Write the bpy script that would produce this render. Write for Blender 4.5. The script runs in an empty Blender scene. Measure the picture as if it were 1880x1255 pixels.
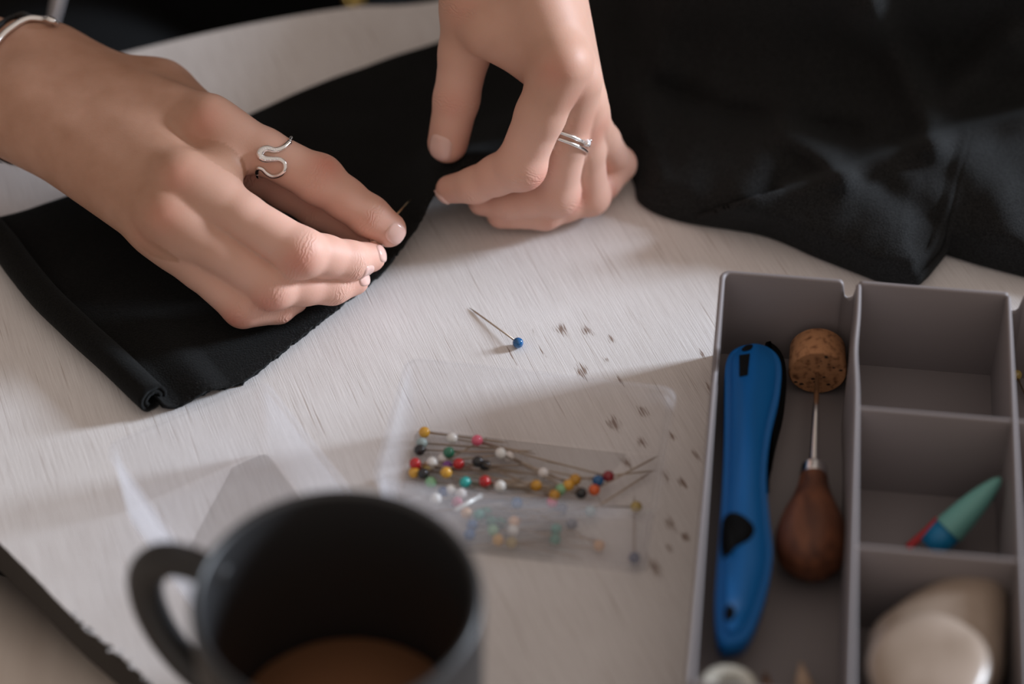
import bpy, bmesh, math, random
import numpy as np
from mathutils import Vector, Matrix, noise

random.seed(7); rng = np.random.default_rng(7)
SC = bpy.context.scene
COL = SC.collection
PI = math.pi
# ---------------------------------------------------------------- camera
F_PX, PITCH, CAM_H = 4370.0, math.radians(44), 629.0        # pixels (1880 wide), radians, mm above the table top
cd = bpy.data.cameras.new('camera'); cam = bpy.data.objects.new('camera', cd); COL.objects.link(cam)
cam.location = (0, 0, CAM_H*.001); cam.rotation_euler = (PI/2-PITCH, 0, 0)
cd.sensor_width = 36; cd.lens = F_PX/1880*36; cd.clip_start = .02; cd.clip_end = 50
cd.dof.use_dof = True; cd.dof.focus_distance = .899; cd.dof.aperture_fstop = 3.4; cd.dof.aperture_blades = 0
SC.camera = cam
# ---------------------------------------------------------------- world and window light
W = bpy.data.worlds.new('room_light'); SC.world = W; W.use_nodes = True
nt = W.node_tree; bg = nt.nodes['Background']
tc = nt.nodes.new('ShaderNodeTexCoord'); rmp = nt.nodes.new('ShaderNodeValToRGB')
dt = nt.nodes.new('ShaderNodeVectorMath'); dt.operation = 'DOT_PRODUCT'; nt.links.new(tc.outputs['Generated'], dt.inputs[0]); dt.inputs[1].default_value = (.52, -.60, .61)
mr = nt.nodes.new('ShaderNodeMapRange'); mr.inputs[1].default_value = -1; mr.inputs[2].default_value = 1
nt.links.new(dt.outputs['Value'], mr.inputs[0]); nt.links.new(mr.outputs[0], rmp.inputs[0])
rmp.color_ramp.elements[0].color = (.60, .49, .41, 1); rmp.color_ramp.elements[0].position = .15; rmp.color_ramp.elements[1].color = (1.42, 1.21, 1.08, 1)
nt.links.new(rmp.outputs[0], bg.inputs[0]); bg.inputs[1].default_value = .40
def window(name, az, el, dist, w, h, power, col):
    ld = bpy.data.lights.new(name, 'AREA'); ld.shape = 'RECTANGLE'; ld.size = w; ld.size_y = h; ld.energy = power; ld.color = col
    o = bpy.data.objects.new(name, ld); COL.objects.link(o)
    a, e = math.radians(az), math.radians(el)
    d = Vector((math.cos(a)*math.cos(e), math.sin(a)*math.cos(e), math.sin(e)))
    o.location = Vector((0, .65, 0)) + d*dist
    o.rotation_euler = d.to_track_quat('Z', 'Y').to_euler()
    return o
window('window_light', 15, 19, 3.0, .45, .8, 144, (.78, .87, 1.0))
SC.view_settings.view_transform = 'Standard'; SC.view_settings.look = 'None'
SC.view_settings.exposure = 0; SC.view_settings.gamma = 1; SC.view_settings.use_curve_mapping = False
SC.cycles.transparent_max_bounces = 32; SC.cycles.max_bounces = 8; SC.cycles.use_denoising = True

# ---------------------------------------------------------------- helpers
def P(px, py, z=0.0):
    """point (mm) of the horizontal plane at height z that the photograph shows at a pixel"""
    x = (px-940)/F_PX; y = -(py-627.5)/F_PX
    dy = math.cos(PITCH)+y*math.sin(PITCH); dz = -math.sin(PITCH)+y*math.cos(PITCH)
    t = (z-CAM_H)/dz
    return Vector((x*t, dy*t, z))
def mat(name, col=(.5, .5, .5), rough=.5, metal=0, **kw):
    m = bpy.data.materials.new(name); m.use_nodes = True
    b = m.node_tree.nodes['Principled BSDF']
    b.inputs['Base Color'].default_value = (*col, 1); b.inputs['Roughness'].default_value = rough; b.inputs['Metallic'].default_value = metal
    for k, v in kw.items(): b.inputs[k].default_value = v
    return m
def N(m, t, **kw):
    n = m.node_tree.nodes.new(t)
    for k, v in kw.items(): setattr(n, k, v)
    return n
def LK(m, a, b): m.node_tree.links.new(a, b)
def bumped(m, scale, strength, dist=.0005, detail=4, stretch=None):
    tcn = N(m, 'ShaderNodeTexCoord'); nz = N(m, 'ShaderNodeTexNoise'); bp = N(m, 'ShaderNodeBump')
    nz.inputs['Scale'].default_value = scale; nz.inputs['Detail'].default_value = detail
    if stretch:
        mp = N(m, 'ShaderNodeMapping'); mp.inputs['Scale'].default_value = stretch
        LK(m, tcn.outputs['Object'], mp.inputs[0]); LK(m, mp.outputs[0], nz.inputs['Vector'])
    else: LK(m, tcn.outputs['Object'], nz.inputs['Vector'])
    bp.inputs['Strength'].default_value = strength; bp.inputs['Distance'].default_value = dist
    LK(m, nz.outputs['Fac'], bp.inputs['Height']); LK(m, bp.outputs[0], m.node_tree.nodes['Principled BSDF'].inputs['Normal'])
    return nz
def mottled(m, nz, c1, c2, lo=.35, hi=.65):
    r = N(m, 'ShaderNodeValToRGB'); r.color_ramp.elements[0].position = lo; r.color_ramp.elements[1].position = hi
    r.color_ramp.elements[0].color = (*c1, 1); r.color_ramp.elements[1].color = (*c2, 1)
    LK(m, nz.outputs['Fac'], r.inputs[0]); LK(m, r.outputs[0], m.node_tree.nodes['Principled BSDF'].inputs['Base Color'])
def tag(o, label=None, cat=None, group=None, kind=None):
    if label: o['label'] = label
    if cat: o['category'] = cat
    if group: o['group'] = group
    if kind: o['kind'] = kind
    return o
def empty(name, loc, label, cat, group=None):
    o = bpy.data.objects.new(name, None); COL.objects.link(o); o.location = Vector(loc)*.001; o.empty_display_size = .01
    return tag(o, label, cat, group)
def mesh_obj(name, verts, faces, m, parent=None, smooth=True, origin=(0, 0, 0)):
    """verts in mm, world coordinates"""
    me = bpy.data.meshes.new(name); org = Vector(origin)
    me.from_pydata([((Vector(v)-org)*.001)[:] for v in verts], [], [tuple(int(i) for i in f) for f in faces]); me.update()
    if smooth: me.polygons.foreach_set('use_smooth', [True]*len(me.polygons))
    me.materials.append(m)
    o = bpy.data.objects.new(name, me); COL.objects.link(o); o.location = org*.001
    if parent:
        o.parent = parent
        w = parent.location.copy(); p = parent.parent
        while p: w += p.location; p = p.parent
        o.location = org*.001 - w
    return o
def bm_obj(name, bm, m, parent=None, smooth=True, origin=(0, 0, 0)):
    bmesh.ops.recalc_face_normals(bm, faces=bm.faces)
    vs = [v.co.copy() for v in bm.verts]; bm.verts.index_update()
    fs = [[v.index for v in f.verts] for f in bm.faces]; bm.free()
    return mesh_obj(name, vs, fs, m, parent, smooth, origin)
def autosmooth(o, ang=35):
    me = o.data; bm = bmesh.new(); bm.from_mesh(me)
    for e in bm.edges:
        if len(e.link_faces) == 2 and e.calc_face_angle(0) > math.radians(ang): e.smooth = False
    bm.to_mesh(me); bm.free(); return o
def catmull(pts, n=8, closed=False):
    pts = [Vector(p) for p in pts]; out = []; L = len(pts)
    rngi = range(L if closed else L-1)
    for i in rngi:
        if closed: a, b, c, d = pts[i-1], pts[i], pts[(i+1) % L], pts[(i+2) % L]
        else: a, b, c, d = pts[max(i-1, 0)], pts[i], pts[i+1], pts[min(i+2, L-1)]
        for k in range(n):
            t = k/n
            out.append(.5*((2*b)+(c-a)*t+(2*a-5*b+4*c-d)*t*t+(3*b-a-3*c+d)*t**3))
    if not closed: out.append(pts[-1])
    return out
def resample(pts, n):
    pts = [Vector(p) for p in pts]; d = [0]
    for a, b in zip(pts, pts[1:]): d.append(d[-1]+(b-a).length)
    out = []; j = 0
    for i in range(n):
        s = d[-1]*i/(n-1)
        while j < len(d)-2 and d[j+1] < s: j += 1
        u = (s-d[j])/max(d[j+1]-d[j], 1e-9); out.append(pts[j].lerp(pts[j+1], min(max(u, 0), 1)))
    return out
def frame(d, up=Vector((0, 0, 1))):
    d = d.normalized(); x = d.cross(up)
    if x.length < 1e-4: x = d.cross(Vector((1, 0, 0)))
    x.normalize(); return x, d.cross(x).normalized()
def tube(verts, faces, pts, rad, seg=12, closed=False, flat=1.0, up=Vector((0, 0, 1)), caps=True):
    """swept tube appended to verts/faces"""
    pts = [Vector(p) for p in pts]; n = len(pts); base = len(verts)
    for i, p in enumerate(pts):
        if closed: d = pts[(i+1) % n]-pts[i-1]
        else: d = pts[min(i+1, n-1)]-pts[max(i-1, 0)]
        x, y = frame(d, up); r = rad[i] if hasattr(rad, '__len__') else rad
        for k in range(seg):
            a = 2*PI*k/seg; verts.append(p+x*math.cos(a)*r+y*math.sin(a)*r*flat)
    for i in range(n if closed else n-1):
        for k in range(seg):
            a = base+i*seg+k; b = base+i*seg+(k+1) % seg; c = base+((i+1) % n)*seg+(k+1) % seg; d_ = base+((i+1) % n)*seg+k
            faces.append((a, b, c, d_))
    if not closed and caps:
        faces.append(tuple(base+k for k in range(seg))[::-1]); faces.append(tuple(base+(n-1)*seg+k for k in range(seg)))
def lathe(verts, faces, org, axis, prof, seg=40, capends=True):
    """prof: list (distance along axis, radius)"""
    org = Vector(org); axis = Vector(axis).normalized(); x, y = frame(axis); base = len(verts)
    for t, r in prof:
        for k in range(seg):
            a = 2*PI*k/seg; verts.append(org+axis*t+(x*math.cos(a)+y*math.sin(a))*max(r, .001))
    for i in range(len(prof)-1):
        for k in range(seg):
            faces.append((base+i*seg+k, base+i*seg+(k+1) % seg, base+(i+1)*seg+(k+1) % seg, base+(i+1)*seg+k))
    if capends:
        faces.append(tuple(base+k for k in range(seg))[::-1]); faces.append(tuple(base+(len(prof)-1)*seg+k for k in range(seg)))
def add_box(bm, c, sx, sy, sz, rot=0, bev=0, seg=2):
    r = bmesh.ops.create_cube(bm, size=1)
    vs = r['verts']
    M = Matrix.Translation(Vector(c)) @ Matrix.Rotation(rot, 4, 'Z') @ Matrix.Diagonal((sx, sy, sz, 1))
    bmesh.ops.transform(bm, matrix=M, verts=vs)
    if bev:
        es = set(e for v in vs for e in v.link_edges)
        bmesh.ops.bevel(bm, geom=list(es), offset=bev, segments=seg, affect='EDGES')
def prism(bm, outline, z0, z1, bev=0, seg=3):
    lo = [bm.verts.new((p[0], p[1], z0)) for p in outline]; hi = [bm.verts.new((p[0], p[1], z1)) for p in outline]
    n = len(outline); fs = [bm.faces.new(lo[::-1]), bm.faces.new(hi)]
    for i in range(n): fs.append(bm.faces.new((lo[i], lo[(i+1) % n], hi[(i+1) % n], hi[i])))
    bmesh.ops.recalc_face_normals(bm, faces=fs)
    if bev:
        es = [e for f in fs[:2] for e in f.edges]
        bmesh.ops.bevel(bm, geom=es, offset=bev, segments=seg, affect='EDGES')

# ---------------------------------------------------------------- implicit surfaces (for the hands and the seated figure)
def smin(a, b, k):
    h = np.maximum(k-np.abs(a-b), 0)/k
    return np.minimum(a, b)-h*h*k*.25
def cap(p, a, b, r1, r2):
    a = np.asarray(a, float); ab = np.asarray(b, float)-a
    t = np.clip(((p-a)@ab)/max(ab@ab, 1e-9), 0, 1)
    return np.linalg.norm(p-a-t[:, None]*ab, axis=1)-(r1+(r2-r1)*t)
def chain(p, js, k=2.5):
    d = None
    for (a, r1), (b, r2) in zip(js, js[1:]):
        c = cap(p, a, b, r1, r2); d = c if d is None else smin(d, c, k)
    return d
def surface_nets(f, lo, hi, h, B=8):
    lo = np.array(lo, float); n = (np.ceil((np.array(hi)-lo)/h/B).astype(int))*B
    N1 = n+1
    V = np.full(N1, 1e3, np.float32); 
    bc = np.stack(np.meshgrid(*[np.arange(k//B) for k in n], indexing='ij'), -1).reshape(-1, 3)
    cen = lo+(bc+.5)*B*h; d = f(cen)
    act = np.abs(d) < B*h*.9+8; ins = (~act) & (d < 0)
    for b in bc[ins]: V[b[0]*B:b[0]*B+B+1, b[1]*B:b[1]*B+B+1, b[2]*B:b[2]*B+B+1] = -1e3
    loc = np.stack(np.meshgrid(*[np.arange(B+1)]*3, indexing='ij'), -1).reshape(-1, 3)
    ab = bc[act]
    for s in range(0, len(ab), 200):
        q = ab[s:s+200]; idx = (q[:, None, :]*B+loc[None]).reshape(-1, 3)
        v = f(lo+idx*h); V[idx[:, 0], idx[:, 1], idx[:, 2]] = v
    S = V < 0
    # cells
    cells = np.zeros(n, np.int8)
    cr = [(i, j, k) for i in (0, 1) for j in (0, 1) for k in (0, 1)]
    for i, j, k in cr: cells += S[i:i+n[0], j:j+n[1], k:k+n[2]]
    mix = (cells > 0) & (cells < 8); ci = np.argwhere(mix)
    idm = np.full(n, -1, np.int64); idm[mix] = np.arange(len(ci))
    acc = np.zeros((len(ci), 3)); cnt = np.zeros(len(ci))
    ed = [(a, b) for a in cr for b in cr if sum(b)-sum(a) == 1 and all(y >= x for x, y in zip(a, b))]
    for a, b in ed:
        va = V[ci[:, 0]+a[0], ci[:, 1]+a[1], ci[:, 2]+a[2]]; vb = V[ci[:, 0]+b[0], ci[:, 1]+b[1], ci[:, 2]+b[2]]
        m = (va < 0) != (vb < 0); t = np.where(m, va/np.where(m, va-vb, 1), 0)
        pt = np.array(a)+t[:, None]*(np.array(b)-np.array(a)); acc[m] += pt[m]; cnt[m] += 1
    verts = lo+(ci+acc/cnt[:, None])*h
    faces = []
    for ax in range(3):
        o1, o2 = [(1, 2), (2, 0), (0, 1)][ax]
        sl = [slice(0, n[0]), slice(0, n[1]), slice(0, n[2])]
        A = S[tuple(slice(0, n[q]) for q in range(3))]
        sh = [slice(0, n[q]) for q in range(3)]; sh[ax] = slice(1, n[ax]+1); Bv = S[tuple(sh)]
        e = np.argwhere(A != Bv); e = e[(e[:, o1] > 0) & (e[:, o2] > 0)]
        if not len(e): continue
        d1 = np.zeros(3, int); d1[o1] = 1; d2 = np.zeros(3, int); d2[o2] = 1
        q = [e, e-d1, e-d1-d2, e-d2]; ids = [idm[c[:, 0], c[:, 1], c[:, 2]] for c in q]
        fl = A[e[:, 0], e[:, 1], e[:, 2]]
        F = np.stack(ids, 1); F[~fl] = F[~fl][:, ::-1]; F = F[(F >= 0).all(1)]; faces.append(F)
    faces = np.concatenate(faces)
    for _ in range(2):
        g = grad(f, verts); verts = verts-g*f(verts)[:, None]*.9
    return verts, faces
def grad(f, p, e=.25):
    g = np.stack([f(p+np.eye(3)[i]*e)-f(p-np.eye(3)[i]*e) for i in range(3)], 1)/(2*e)
    return g/np.maximum((g*g).sum(1), 1e-6)[:, None]**.5

# ================================================================ MATERIALS
GA = math.atan2(-.94, .35)                                   # direction the wood grain runs on the table
def table_paint():
    m = mat('white_painted_plywood', (.7, .68, .67), .55); b = m.node_tree.nodes['Principled BSDF']
    tcn = N(m, 'ShaderNodeTexCoord'); mp = N(m, 'ShaderNodeMapping'); mp.inputs['Rotation'].default_value = (0, 0, -GA)
    LK(m, tcn.outputs['Object'], mp.inputs[0])
    mp2 = N(m, 'ShaderNodeMapping'); mp2.inputs['Scale'].default_value = (45, 1900, 1); LK(m, mp.outputs[0], mp2.inputs[0])
    fine = N(m, 'ShaderNodeTexNoise'); fine.inputs['Scale'].default_value = 1; fine.inputs['Detail'].default_value = 5; fine.inputs['Roughness'].default_value = .65
    LK(m, mp2.outputs[0], fine.inputs['Vector'])
    mp3 = N(m, 'ShaderNodeMapping'); mp3.inputs['Scale'].default_value = (24, 900, 1); LK(m, mp.outputs[0], mp3.inputs[0])
    line = N(m, 'ShaderNodeTexNoise'); line.inputs['Scale'].default_value = 1; line.inputs['Detail'].default_value = 2; LK(m, mp3.outputs[0], line.inputs['Vector'])
    lr = N(m, 'ShaderNodeValToRGB'); lr.color_ramp.elements[0].position = .22; lr.color_ramp.elements[1].position = .36
    lr.color_ramp.elements[0].color = (.55, .47, .42, 1); lr.color_ramp.elements[1].color = (1, 1, 1, 1); LK(m, line.outputs[0], lr.inputs[0])
    fr = N(m, 'ShaderNodeValToRGB'); fr.color_ramp.elements[0].position = .3; fr.color_ramp.elements[1].position = .6
    fr.color_ramp.elements[0].color = (.66, .635, .63, 1); fr.color_ramp.elements[1].color = (.80, .785, .785, 1); LK(m, fine.outputs[0], fr.inputs[0])
    mx = N(m, 'ShaderNodeMixRGB', blend_type='MULTIPLY'); mx.inputs[0].default_value = .75; LK(m, fr.outputs[0], mx.inputs[1]); LK(m, lr.outputs[0], mx.inputs[2])
    # large pale blotches of thinner paint
    bl = N(m, 'ShaderNodeTexNoise'); bl.inputs['Scale'].default_value = 14; bl.inputs['Detail'].default_value = 3; LK(m, tcn.outputs['Object'], bl.inputs['Vector'])
    br = N(m, 'ShaderNodeValToRGB'); br.color_ramp.elements[0].position = .35; br.color_ramp.elements[1].position = .7
    br.color_ramp.elements[0].color = (.90, .885, .87, 1); br.color_ramp.elements[1].color = (1, 1, 1, 1); LK(m, bl.outputs[0], br.inputs[0])
    mx2 = N(m, 'ShaderNodeMixRGB', blend_type='MULTIPLY'); mx2.inputs[0].default_value = 1; LK(m, mx.outputs[0], mx2.inputs[1]); LK(m, br.outputs[0], mx2.inputs[2])
    # worn brown patches where the paint has rubbed through
    marks = [(1030, 605, 3.4, 2.2), (1077, 607, 3, 1.9), (1122, 622, 2.6, 1.1), (1068, 682, 4, 2.4), (1112, 660, 1.8, .9), (1128, 778, 4, 2.2), (1180, 755, 3.2, 1.7),
             (1178, 812, 3, 1.6), (1233, 800, 2.8, 1.2), (1252, 885, 3, 1.3), (1278, 835, 3, 1), (1232, 962, 4, 1.6), (1258, 985, 2.4, 1.3), (1228, 1005, 2.2, 1.2),
             (1200, 1042, 5, 2), (1222, 872, 3.4, 1.2), (938, 650, 5.5, .35), (996, 645, 3.2, .4), (1140, 700, 3, .7), (1290, 650, 3, .7), (300, 690, 3, .5), (1150, 850, 3.4, 1.6), (1300, 710, 3, .6), (980, 610, 2.6, .4)]
    prev = None
    wob = N(m, 'ShaderNodeTexNoise'); wob.inputs['Scale'].default_value = 1; wob.inputs['Detail'].default_value = 3
    mpw = N(m, 'ShaderNodeMapping'); mpw.inputs['Scale'].default_value = (130, 2300, 1); LK(m, mp.outputs[0], mpw.inputs[0]); LK(m, mpw.outputs[0], wob.inputs['Vector'])
    for (px, py, ln, wd) in marks:
        c = P(px, py)*.001
        cx = c.x*math.cos(-GA)-c.y*math.sin(-GA); cy = c.x*math.sin(-GA)+c.y*math.cos(-GA)
        s = N(m, 'ShaderNodeVectorMath', operation='SUBTRACT'); LK(m, mp.outputs[0], s.inputs[0]); s.inputs[1].default_value = (cx, cy, 0)
        q = N(m, 'ShaderNodeVectorMath', operation='MULTIPLY'); LK(m, s.outputs[0], q.inputs[0]); q.inputs[1].default_value = (1000/(ln*1.2), 1000/(wd*1.2), 0)
        l = N(m, 'ShaderNodeVectorMath', operation='LENGTH'); LK(m, q.outputs[0], l.inputs[0])
        if prev is None: prev = l.outputs['Value']
        else:
            mn = N(m, 'ShaderNodeMath', operation='MINIMUM'); LK(m, prev, mn.inputs[0]); LK(m, l.outputs['Value'], mn.inputs[1]); prev = mn.outputs[0]
    sub = N(m, 'ShaderNodeMath', operation='SUBTRACT'); sub.inputs[0].default_value = 1.3; LK(m, prev, sub.inputs[1])
    add = N(m, 'ShaderNodeMath', operation='MULTIPLY_ADD'); LK(m, wob.outputs[0], add.inputs[0]); add.inputs[1].default_value = 4.2; add.inputs[2].default_value = -2.5
    sm = N(m, 'ShaderNodeMath', operation='ADD'); LK(m, sub.outputs[0], sm.inputs[0]); LK(m, add.outputs[0], sm.inputs[1])
    mask = N(m, 'ShaderNodeMapRange'); mask.inputs[1].default_value = .15; mask.inputs[2].default_value = .6; mask.inputs[4].default_value = .9; LK(m, sm.outputs[0], mask.inputs[0])
    gate = N(m, 'ShaderNodeMapRange'); gate.inputs[1].default_value = -.15; gate.inputs[2].default_value = .35; LK(m, sub.outputs[0], gate.inputs[0])
    mg = N(m, 'ShaderNodeMath', operation='MULTIPLY'); LK(m, mask.outputs[0], mg.inputs[0]); LK(m, gate.outputs[0], mg.inputs[1])
    mx3 = N(m, 'ShaderNodeMixRGB'); LK(m, mg.outputs[0], mx3.inputs[0]); LK(m, mx2.outputs[0], mx3.inputs[1]); mx3.inputs[2].default_value = (.21, .135, .10, 1)
    LK(m, mx3.outputs[0], b.inputs['Base Color'])
    bp = N(m, 'ShaderNodeBump'); bp.inputs['Strength'].default_value = .55; bp.inputs['Distance'].default_value = .0003; LK(m, fine.outputs[0], bp.inputs['Height'])
    bp2 = N(m, 'ShaderNodeBump'); bp2.inputs['Strength'].default_value = .5; bp2.inputs['Distance'].default_value = .0004; LK(m, lr.outputs[0], bp2.inputs['Height']); LK(m, bp.outputs[0], bp2.inputs['Normal'])
    LK(m, bp2.outputs[0], b.inputs['Normal']); return m
M_table = table_paint()
M_edge = mat('dark_board_edge', (.018, .015, .013), .6); bumped(M_edge, 300, .5)
M_chip = mat('chipped_paint', (.55, .55, .56), .6)
M_floor = mat('grey_floor_boards', (.36, .31, .27), .6)
_n = bumped(M_floor, 3, .2, .002, 4, (1, 9, 1)); mottled(M_floor, _n, (.2, .17, .15), (.5, .45, .4))
def felt(name, c, lum=1.0):
    m = mat(name, c, .95); b = m.node_tree.nodes['Principled BSDF']
    b.inputs['Sheen Weight'].default_value = .28*lum; b.inputs['Sheen Roughness'].default_value = .5; b.inputs['Specular IOR Level'].default_value = .12
    b.inputs['Sheen Tint'].default_value = (.85, .95, 1, 1)
    nz = bumped(m, 1500, .9, .0004, 6); mottled(m, nz, tuple(x*.6 for x in c), tuple(x*1.5 for x in c)); return m
M_felt = felt('black_felt', (.0058, .0058, .0056), .16)
M_pile = felt('black_wool', (.014, .0145, .0147), .12)
M_sweat = felt('black_knit', (.0035, .0036, .0038), .02)
def skin():
    m = mat('skin', (.6, .36, .26), .55); b = m.node_tree.nodes['Principled BSDF']
    b.inputs['Subsurface Weight'].default_value = .22; b.inputs['Subsurface Radius'].default_value = (1, .3, .15); b.inputs['Subsurface Scale'].default_value = .004
    b.inputs['Specular IOR Level'].default_value = .38
    at = N(m, 'ShaderNodeAttribute', attribute_name='redness'); tcn = N(m, 'ShaderNodeTexCoord')
    n1 = N(m, 'ShaderNodeTexNoise'); n1.inputs['Scale'].default_value = 90; n1.inputs['Detail'].default_value = 4; LK(m, tcn.outputs['Object'], n1.inputs['Vector'])
    r1 = N(m, 'ShaderNodeValToRGB'); r1.color_ramp.elements[0].position = .3; r1.color_ramp.elements[1].position = .7
    r1.color_ramp.elements[0].color = (.42, .228, .152, 1); r1.color_ramp.elements[1].color = (.49, .28, .197, 1); LK(m, n1.outputs[0], r1.inputs[0])
    fa = N(m, 'ShaderNodeAttribute', attribute_name='finger'); mf = N(m, 'ShaderNodeMixRGB'); LK(m, fa.outputs['Fac'], mf.inputs[0]); LK(m, r1.outputs[0], mf.inputs[1]); mf.inputs[2].default_value = (.70, .425, .335, 1)
    mx = N(m, 'ShaderNodeMixRGB'); LK(m, at.outputs['Fac'], mx.inputs[0]); LK(m, mf.outputs[0], mx.inputs[1]); mx.inputs[2].default_value = (.62, .235, .17, 1)
    LK(m, mx.outputs[0], b.inputs['Base Color'])
    n2 = N(m, 'ShaderNodeTexNoise'); n2.inputs['Scale'].default_value = 1400; n2.inputs['Detail'].default_value = 4; LK(m, tcn.outputs['Object'], n2.inputs['Vector'])
    bp = N(m, 'ShaderNodeBump'); bp.inputs['Strength'].default_value = .22; bp.inputs['Distance'].default_value = .0002; LK(m, n2.outputs[0], bp.inputs['Height'])
    cu = N(m, 'ShaderNodeAttribute', attribute_name='crease_u'); cm = N(m, 'ShaderNodeAttribute', attribute_name='crease_m')
    n3 = N(m, 'ShaderNodeTexNoise'); n3.inputs['Scale'].default_value = 260; LK(m, tcn.outputs['Object'], n3.inputs['Vector'])
    a1 = N(m, 'ShaderNodeMath', operation='MULTIPLY_ADD'); LK(m, n3.outputs[0], a1.inputs[0]); a1.inputs[1].default_value = 5.0; LK(m, cu.outputs['Fac'], a1.inputs[2])
    sn = N(m, 'ShaderNodeMath', operation='SINE'); ml = N(m, 'ShaderNodeMath', operation='MULTIPLY'); LK(m, a1.outputs[0], ml.inputs[0]); ml.inputs[1].default_value = 4.2; LK(m, ml.outputs[0], sn.inputs[0])
    m2 = N(m, 'ShaderNodeMath', operation='MULTIPLY'); LK(m, sn.outputs[0], m2.inputs[0]); LK(m, cm.outputs['Fac'], m2.inputs[1])
    bp2 = N(m, 'ShaderNodeBump'); bp2.inputs['Strength'].default_value = .45; bp2.inputs['Distance'].default_value = .00018; LK(m, m2.outputs[0], bp2.inputs['Height']); LK(m, bp.outputs[0], bp2.inputs['Normal'])
    LK(m, bp2.outputs[0], b.inputs['Normal']); return m
M_skin = skin()
M_nail = mat('fingernail', (.76, .50, .44), .2, **{'Subsurface Weight': .15, 'Subsurface Scale': .002})
M_silver = mat('silver', (.86, .85, .84), .2, 1)
M_rose = mat('rose_gold', (.8, .56, .44), .22, 1)
M_stone_w = mat('clear_crystal', (.95, .96, 1), .05, .3, **{'Specular IOR Level': 1})
M_band = mat('black_elastic', (.008, .008, .009), .7)
M_brass = mat('brass', (.45, .28, .08), .35, 1)
M_cord = mat('pale_grey_cord', (.62, .6, .63), .7); bumped(M_cord, 900, .5)
M_needle = mat('dull_steel_pin', (.42, .34, .27), .38, .85)
M_needle_g = mat('gold_pin', (.75, .58, .34), .3, 1)
def ceramic():
    m = mat('charcoal_ceramic', (.022, .022, .023), .42); bumped(m, 500, .15); return m
M_mug = ceramic()
M_mugin = mat('charcoal_glaze_inside', (.011, .012, .012), .5)
M_tea = mat('milky_tea', (.36, .17, .085), .3)
M_tray = mat('grey_mauve_plastic', (.215, .192, .195), .5); bumped(M_tray, 1300, .12, .0002)
def frosted(nm='frosted_clear_plastic', lo_=.04, hi_=.34):
    m = bpy.data.materials.new(nm); m.use_nodes = True; t = m.node_tree
    b = t.nodes['Principled BSDF']; b.inputs['Base Color'].default_value = (.78, .79, .83, 1); b.inputs['Roughness'].default_value = .3; b.inputs['Subsurface Weight'].default_value = 0
    tr = N(m, 'ShaderNodeBsdfTransparent'); tr.inputs[0].default_value = (.992, .992, .995, 1); tl = N(m, 'ShaderNodeBsdfTranslucent'); tl.inputs[0].default_value = (.8, .8, .84, 1)
    a = N(m, 'ShaderNodeMixShader'); a.inputs[0].default_value = .5; LK(m, b.outputs[0], a.inputs[1]); LK(m, tl.outputs[0], a.inputs[2])
    lw = N(m, 'ShaderNodeLayerWeight'); lw.inputs[0].default_value = .5
    pw = N(m, 'ShaderNodeMath', operation='POWER'); LK(m, lw.outputs['Facing'], pw.inputs[0]); pw.inputs[1].default_value = 1.3; mr2 = N(m, 'ShaderNodeMapRange'); mr2.inputs[3].default_value = lo_; mr2.inputs[4].default_value = hi_; LK(m, pw.outputs[0], mr2.inputs[0])
    x = N(m, 'ShaderNodeMixShader'); LK(m, mr2.outputs[0], x.inputs[0]); LK(m, tr.outputs[0], x.inputs[1]); LK(m, a.outputs[0], x.inputs[2])
    LK(m, x.outputs[0], t.nodes['Material Output'].inputs[0]); return m
M_box = frosted(); M_boxf = frosted('clear_plastic_floor', .022, .022)
M_blue = mat('blue_plastic', (.002, .125, .40), .45, **{'Specular IOR Level': .3})
M_blackp = mat('black_plastic', (.004, .004, .004), .8, **{'Specular IOR Level': .08})
M_wood = mat('brown_lacquered_wood', (.14, .05, .022), .55)
_n = bumped(M_wood, 30, .15, .0003, 4, (9, 1, 9)); mottled(M_wood, _n, (.075, .022, .009), (.18, .06, .024))
M_cork = mat('cork', (.36, .19, .09), .85)
_n = bumped(M_cork, 420, .8, .0006, 5); mottled(M_cork, _n, (.17, .065, .025), (.46, .22, .10), .3, .5)
M_pit = mat('cork_pit', (.02, .01, .006), .9)
M_teal = mat('teal_plastic', (.17, .44, .40), .45); M_cyan = mat('bright_blue_plastic', (.005, .2, .42), .45); M_red = mat('red_plastic', (.5, .03, .035), .45)
M_pebble = mat('beige_polished_stone', (.40, .31, .25), .32); _n = bumped(M_pebble, 60, .03); mottled(M_pebble, _n, (.29, .225, .175), (.37, .295, .24))
M_thread = mat('off_white_thread', (.55, .54, .47), .8); bumped(M_thread, 60, .6, .0005, 2, (1, 1, 40))
M_penw = mat('pale_bare_wood', (.5, .36, .26), .7)
M_penb = mat('brown_painted_wood', (.17, .09, .055), .5)
M_rod = mat('pale_steel', (.75, .75, .72), .35, .5)

# ================================================================ TABLE, FLOOR
near = catmull([P(-10, 987), P(60, 1056), P(130, 1127), P(200, 1189), P(277, 1254), P(420, 1395), P(620, 1600)], 10)
far = catmull([P(1900, -165), P(1250, -85), P(810, 1), P(640, 14), P(440, 48), P(240, 94), P(90, 138), P(-60, 190)], 8)
leftc = catmull([P(-60, 190), P(-260, 330), P(-330, 560), P(-190, 820), P(-10, 987)], 8)
outl = [Vector((420, 960, 0))]+far+leftc[1:-1]+near+[Vector((100, 330, 0)), Vector((420, 330, 0))]
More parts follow.
